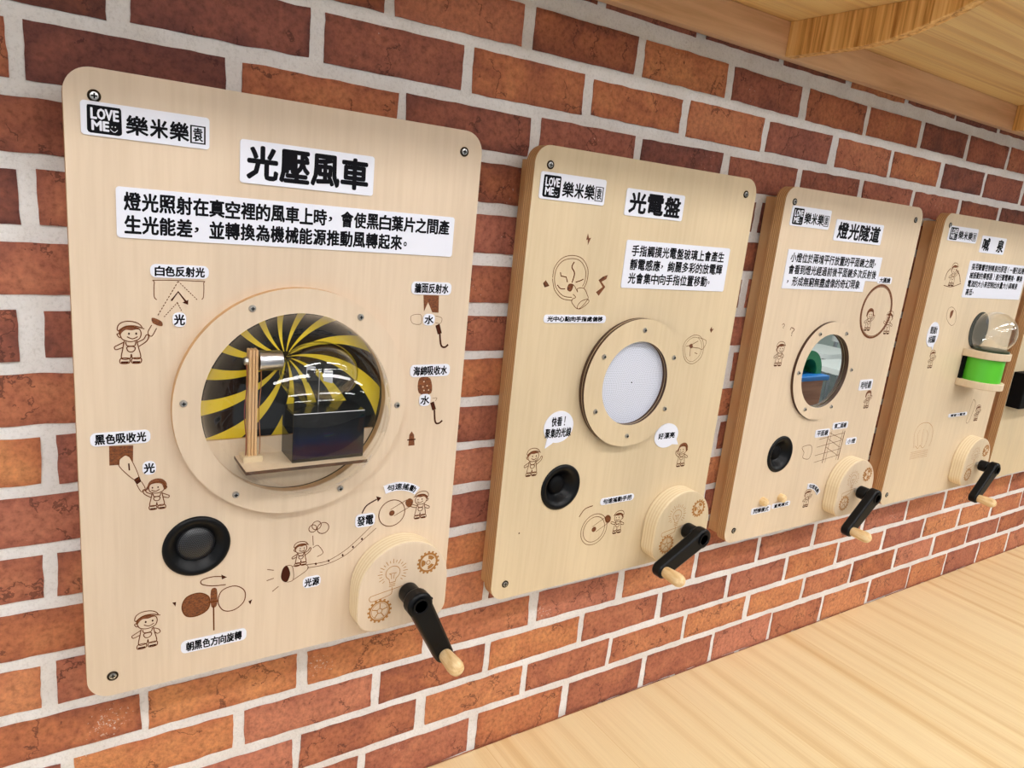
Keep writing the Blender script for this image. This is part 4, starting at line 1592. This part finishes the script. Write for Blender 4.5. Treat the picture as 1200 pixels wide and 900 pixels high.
for q, lb in (((893, 587), 'left wooden push button'), ((914, 582.7), 'right wooden push button')):
    x, z = xz(*q)
    bm = bmesh.new()
    lathe(bm, [(0.0075, 0.0), (0.0078, -0.006), (0.0065, -0.010), (0.003, -0.0118), (0.0, -0.012)], (x, FY, z), 'y', 20)
    obj('push_button', bm, M['knob'], P, True, label=lb)
f = crop(890, 310, 6.43)
d = Draw(f, w=0.0022)
x, z = xz(890 + 880 / 6.43, 310 + 355 / 6.43)
rr = (xz(890 + 880 / 6.43, 310 + 155 / 6.43)[1] - xz(890 + 880 / 6.43, 310 + 550 / 6.43)[1]) / 2
d.line(circle(x, z, rr, 56), True, 0.003, False, 1, True)
d.line(circle(x, z, rr * 0.94, 56), True, 0.0008, False, 0, True)
d.done('big_mirror_drawing', P)
child(P, xz(890 + 825 / 6.43, 310 + 415 / 6.43), 0.042, cap=False, girl=True)
child(P, xz(890 + 970 / 6.43, 310 + 440 / 6.43), 0.044, flip=True, arm='forward')
child(P, xz(913.5, 415), 0.042, arm='down')
d = Draw(f, w=0.0013)
d.line([(230, 495), (240, 475), (262, 490), (245, 510), (243, 525)]).fill(circle(*xz(890 + 240 / 6.43, 310 + 535 / 6.43), 0.001, 8), False, 2, True)
d.line([(170, 455), (182, 445), (188, 460), (178, 470), (180, 482)], w=0.001)
d.done('question_mark_drawing', P)
f = crop(830, 430, 4.09)
d = Draw(f, w=0.0012)
d.line([(580, 308), (545, 460)], w=0.0018).line([(592, 308), (558, 458)], w=0.0008).line([(655, 305), (620, 445)], w=0.0018).line([(645, 305), (610, 445)], w=0.0008)
for q in ([(520, 385), (640, 350)], [(510, 425), (635, 390)], [(505, 458), (625, 420)], [(530, 348), (650, 315)], [(580, 315), (640, 345)], [(575, 345), (630, 385)], [(565, 385), (620, 425)]):
    d.line(q, w=0.0008)
d.line([(450, 385), (490, 375), (495, 405), (480, 440), (452, 435), (458, 410)], True, w=0.0009)
d.done('ladder_of_light_drawing', P)
child(P, xz(1016.5, 468), 0.036, cap=False, girl=True)
child(P, xz(945.5, 584), 0.036, arm='up')
speaker(P, PX[2] + 0.1105, CAM.z - 0.3655, 0.0335, True)
crank(P, 2, math.radians(-138))

# ---------- panel with the glass globe
P = make_panel(3)
gx, gz = 1.694, CAM.z - 0.147
bm = bmesh.new()
plate(bm, circle(gx, gz, 0.040, 48), FY - 0.001, FY)
obj('dark_disc', bm, mat('smoked disc', rgb(62, 58, 50), 0.25), P, label='dark round plate behind the globe')
for zt, nm in ((CAM.z - 0.1855, 'upper_ledge'), (CAM.z - 0.2500, 'lower_ledge')):
    pl = [(gx - 0.047, FY), (gx - 0.047, FY - 0.025)] + [(gx + 0.047 * math.cos(math.radians(a)), FY - 0.025 + 0.047 * math.sin(math.radians(a))) for a in range(190, 351, 8)] + [(gx + 0.047, FY - 0.025), (gx + 0.047, FY)]
    bm = bmesh.new()
    a = [bm.verts.new((x, y, zt)) for x, y in pl]
    b = [bm.verts.new((x, y, zt - 0.015)) for x, y in pl]
    bm.faces.new(a)
    bm.faces.new(b[::-1])
    for i in range(len(pl)):
        bm.faces.new((a[i], a[(i + 1) % len(pl)], b[(i + 1) % len(pl)], b[i]))
    bmesh.ops.recalc_face_normals(bm, faces=bm.faces)
    obj(nm, bm, M['birch'][3], P, True, bevel=0.0015)
bm = bmesh.new()
lathe(bm, [(0.0385, CAM.z - 0.250), (0.0385, CAM.z - 0.2005)], (gx, FY - 0.026, 0), 'z', 40)
obj('green_tube', bm, M['green'], P, True, label='bright green tube')
bm = bmesh.new()
box(bm, gx - 0.042, gx - 0.030, FY - 0.006, FY, CAM.z - 0.250, CAM.z - 0.2005)
bmesh.ops.recalc_face_normals(bm, faces=bm.faces)
obj('tube_frame', bm, M['mattblack'], P)
bm = bmesh.new()
prof = [(0.0449 * math.cos(math.radians(a)), 0.0449 * math.sin(math.radians(a))) for a in range(-60, 91, 5)]
lathe(bm, prof, (gx, FY - 0.029, gz), 'z', 48, cap=False)
bmesh.ops.bisect_plane(bm, geom=list(bm.verts) + list(bm.edges) + list(bm.faces), plane_co=(0, FY - 0.0012, 0), plane_no=(0, 1, 0), clear_outer=True)
obj('glass_globe', bm, M['glass'], P, 'all', label='clear glass globe')
bm = bmesh.new()
lathe(bm, [(0.0, 0.0), (0.034, 0.0), (0.034, 0.004), (0.03, 0.0055), (0.0, 0.0055)], (gx, FY - 0.034, CAM.z - 0.1855), 'z', 32)
obj('globe_base', bm, mat('dark green base', rgb(44, 58, 34), 0.3), P, True)
logo_sign(P, (1113.4, 263.8), (1142.6, 285.6), 'white logo sign at the top left corner')
sign(P, (1151.3, 275.8), (1174.7, 298.8), ['喊　泉'], 'title_sign', 'white title sign', bold=0.0010, pad=(0.06, 0.13))
sign(P, (1136.8, 305.2), (1193.3, 351.3), ['採用聲響控制噴泉的原理（一種引起機', '械振動的傳感器）進行聲電轉換，轉換', '電流的大小來控制出水量大小與噴泉', '高低。'], 'text_sign', 'white sign with four lines of text', bold=0.00042, pad=(0.04, 0.07), lead=0.3)
bubble(P, xz(1092.6, 392), 0.0215, 0.0255, xz(1092, 410), ['聲音越大', '水柱越高'], 'white oval speech bubble sign', 0.62)
sign(P, (1111.6, 485.3), (1132, 486.3), ['聲音→電流'], label='small sign above the crank block', **K3)
child(P, xz(1117, 322), 0.046, arm='up')
d = Draw(crop(1030, 230, 3.912), w=0.0016)
d.line([(300, 385), (312, 350), (330, 330)], w=0.0016).line([(372, 395), (368, 360), (352, 335)], w=0.0016)
d.line([(296, 408), (330, 415), (375, 400)], w=0.0012)
d.done('sound_wave_drawing', P)
d = Draw(crop(1030, 230, 3.912), w=0.0007)
d.line([(310, 560), (316, 520), (335, 508), (352, 530), (350, 575), (330, 592)], True)
d.fill([(325, 560), (328, 530), (342, 522), (336, 545)])
d.done('oval_drawing', P)
child(P, xz(1091.5, 421), 0.038, arm='up')
f = crop(1080, 470, 10)
d = Draw(f, w=0.0009)
d.line([(520, 240), (560, 120), (590, 20), (610, -20), (630, 30), (590, 150), (545, 250)], True)
d.done('phone_drawing', P)
child(P, xz(1145, 484), 0.038)
d = Draw(crop(1020, 430, 4.739), w=0.0009)
d.line([(240, 450), (245, 370), (275, 320), (320, 310), (345, 340), (340, 400), (325, 440)])
for q in ([(262, 440), (262, 380), (275, 350)], [(282, 435), (290, 370), (296, 345)], [(305, 430), (318, 380), (312, 350)]):
    d.line(q, w=0.0007)
for k in range(5):
    d.line([(215 + k * 2, 512 - k * 9), (312 + k * 2, 494 - k * 9)], w=0.0006)
d.line([(248, 438), (262, 452), (275, 435), (288, 450), (305, 432)], w=0.0009)
d.done('fountain_drawing', P, light=True)
crank(P, 3, math.radians(-135))

# ---------- last panel, cut off by the frame
P = make_panel(4)
bx, bz = px(1194, 480, FY - 0.03).x, px(1194, 480, FY - 0.03).z
bm = bmesh.new()
box(bm, bx, bx + 0.16, FY - 0.03, FY, bz, bz + 0.085)
bmesh.ops.recalc_face_normals(bm, faces=bm.faces)
obj('display_box', bm, M['mattblack'], P, bevel=0.002, label='black rectangular box on the board')

# ------------------------------------------------------------------ the hall behind the camera, seen only in mirror, dome and gloss
white = mat('white laminate', rgb(230, 232, 230), 0.3)
chrome = mat('chrome tube', rgb(190, 192, 196), 0.2, 1.0)
PL = ['white laminate table nearest the toy cabinet, seen in the round mirror', 'white laminate table behind the nearest one, seen in the round mirror', 'white laminate table beside the far wall, seen in the round mirror']
for k, (tx, ty) in enumerate([(5.2, -2.42), (5.75, -3.0), (6.9, -3.3)]):
    t = thing('white_table', PL[k], 'table', (tx, ty, 0), 'white tables in the hall')
    bm = bmesh.new()
    out = rrect(-0.26, 0.26, -0.22, 0.22, 0.06, 5)
    a = [bm.verts.new((tx + x, ty + y, 0.66)) for x, y in out]
    b = [bm.verts.new((tx + x, ty + y, 0.62)) for x, y in out]
    bm.faces.new(a)
    bm.faces.new(b[::-1])
    for i in range(len(out)):
        bm.faces.new((a[i], a[(i + 1) % len(out)], b[(i + 1) % len(out)], b[i]))
    bmesh.ops.recalc_face_normals(bm, faces=bm.faces)
    obj('tabletop', bm, white, t)
    for sx in (-0.21, 0.21):
        for sy in (-0.17, 0.17):
            bm = bmesh.new()
            lathe(bm, [(0.016, 0.0), (0.018, 0.3), (0.02, 0.62)], (tx + sx, ty + sy, 0), 'z', 12)
            obj('leg', bm, chrome, t, True)
t = thing('toy_cabinet', 'brown wooden cabinet with a blue top, seen in the round mirror', 'cabinet', (3.32, -1.75, 0))
bm = bmesh.new()
box(bm, 3.15, 3.56, -1.95, -1.55, 0.0, 0.84)
bmesh.ops.recalc_face_normals(bm, faces=bm.faces)
obj('body', bm, streak_material('brown cabinet', rgb(196, 146, 116), rgb(180, 130, 102), rgb(160, 110, 84), (3, 30, 30)), t, bevel=0.004)
bm = bmesh.new()
box(bm, 3.13, 3.58, -1.97, -1.53, 0.84, 0.865)
bmesh.ops.recalc_face_normals(bm, faces=bm.faces)
obj('top', bm, mat('blue top', rgb(40, 130, 220), 0.4), t, bevel=0.004)
bm = bmesh.new()
n = 20
outer = [(0.12 * math.cos(PI * i / n), 0.13 * math.sin(PI * i / n)) for i in range(n + 1)]
inner = [(0.075 * math.cos(PI * i / n), 0.085 * math.sin(PI * i / n)) for i in range(n + 1)]
rings = []
for y in (-1.58, -1.85):
    rings.append([[bm.verts.new((3.45 + p, y, 0.865 + q)) for p, q in pts] for pts in (outer, inner)])
for i in range(n):
    for a, b in ((rings[0][0], rings[1][0]), (rings[1][1], rings[0][1]), (rings[0][1], rings[0][0]), (rings[1][0], rings[1][1])):
        bm.faces.new((a[i], a[i + 1], b[i + 1], b[i]))
bmesh.ops.recalc_face_normals(bm, faces=bm.faces)
tag(obj('toy_tunnel', bm, mat('green plastic', rgb(40, 150, 96), 0.4), None), 'green arched toy tunnel on the blue topped cabinet', 'toy')
bm = bmesh.new()
box(bm, 1.0, 1.7, -3.75, -2.95, 0.0, 0.012)
bmesh.ops.recalc_face_normals(bm, faces=bm.faces)
m = mat('striped mat', rough=0.5)
g = G(m)
sp = g.n.new('ShaderNodeSeparateXYZ')
g.put(sp.inputs[0], g.coord())
g.base(g.ramp(g.math('MULTIPLY', g.math('ADD', sp.outputs[1], 3.75), 1.25), [(0.0, rgb(40, 120, 230)), (0.2, rgb(226, 60, 60)), (0.38, rgb(120, 70, 190)), (0.55, rgb(60, 190, 240)), (0.75, rgb(60, 190, 80)), (0.9, rgb(220, 220, 70))], 'CONSTANT'))
tag(obj('play_mat', bm, m), 'play mat with bright colour stripes on the grey floor', 'mat')
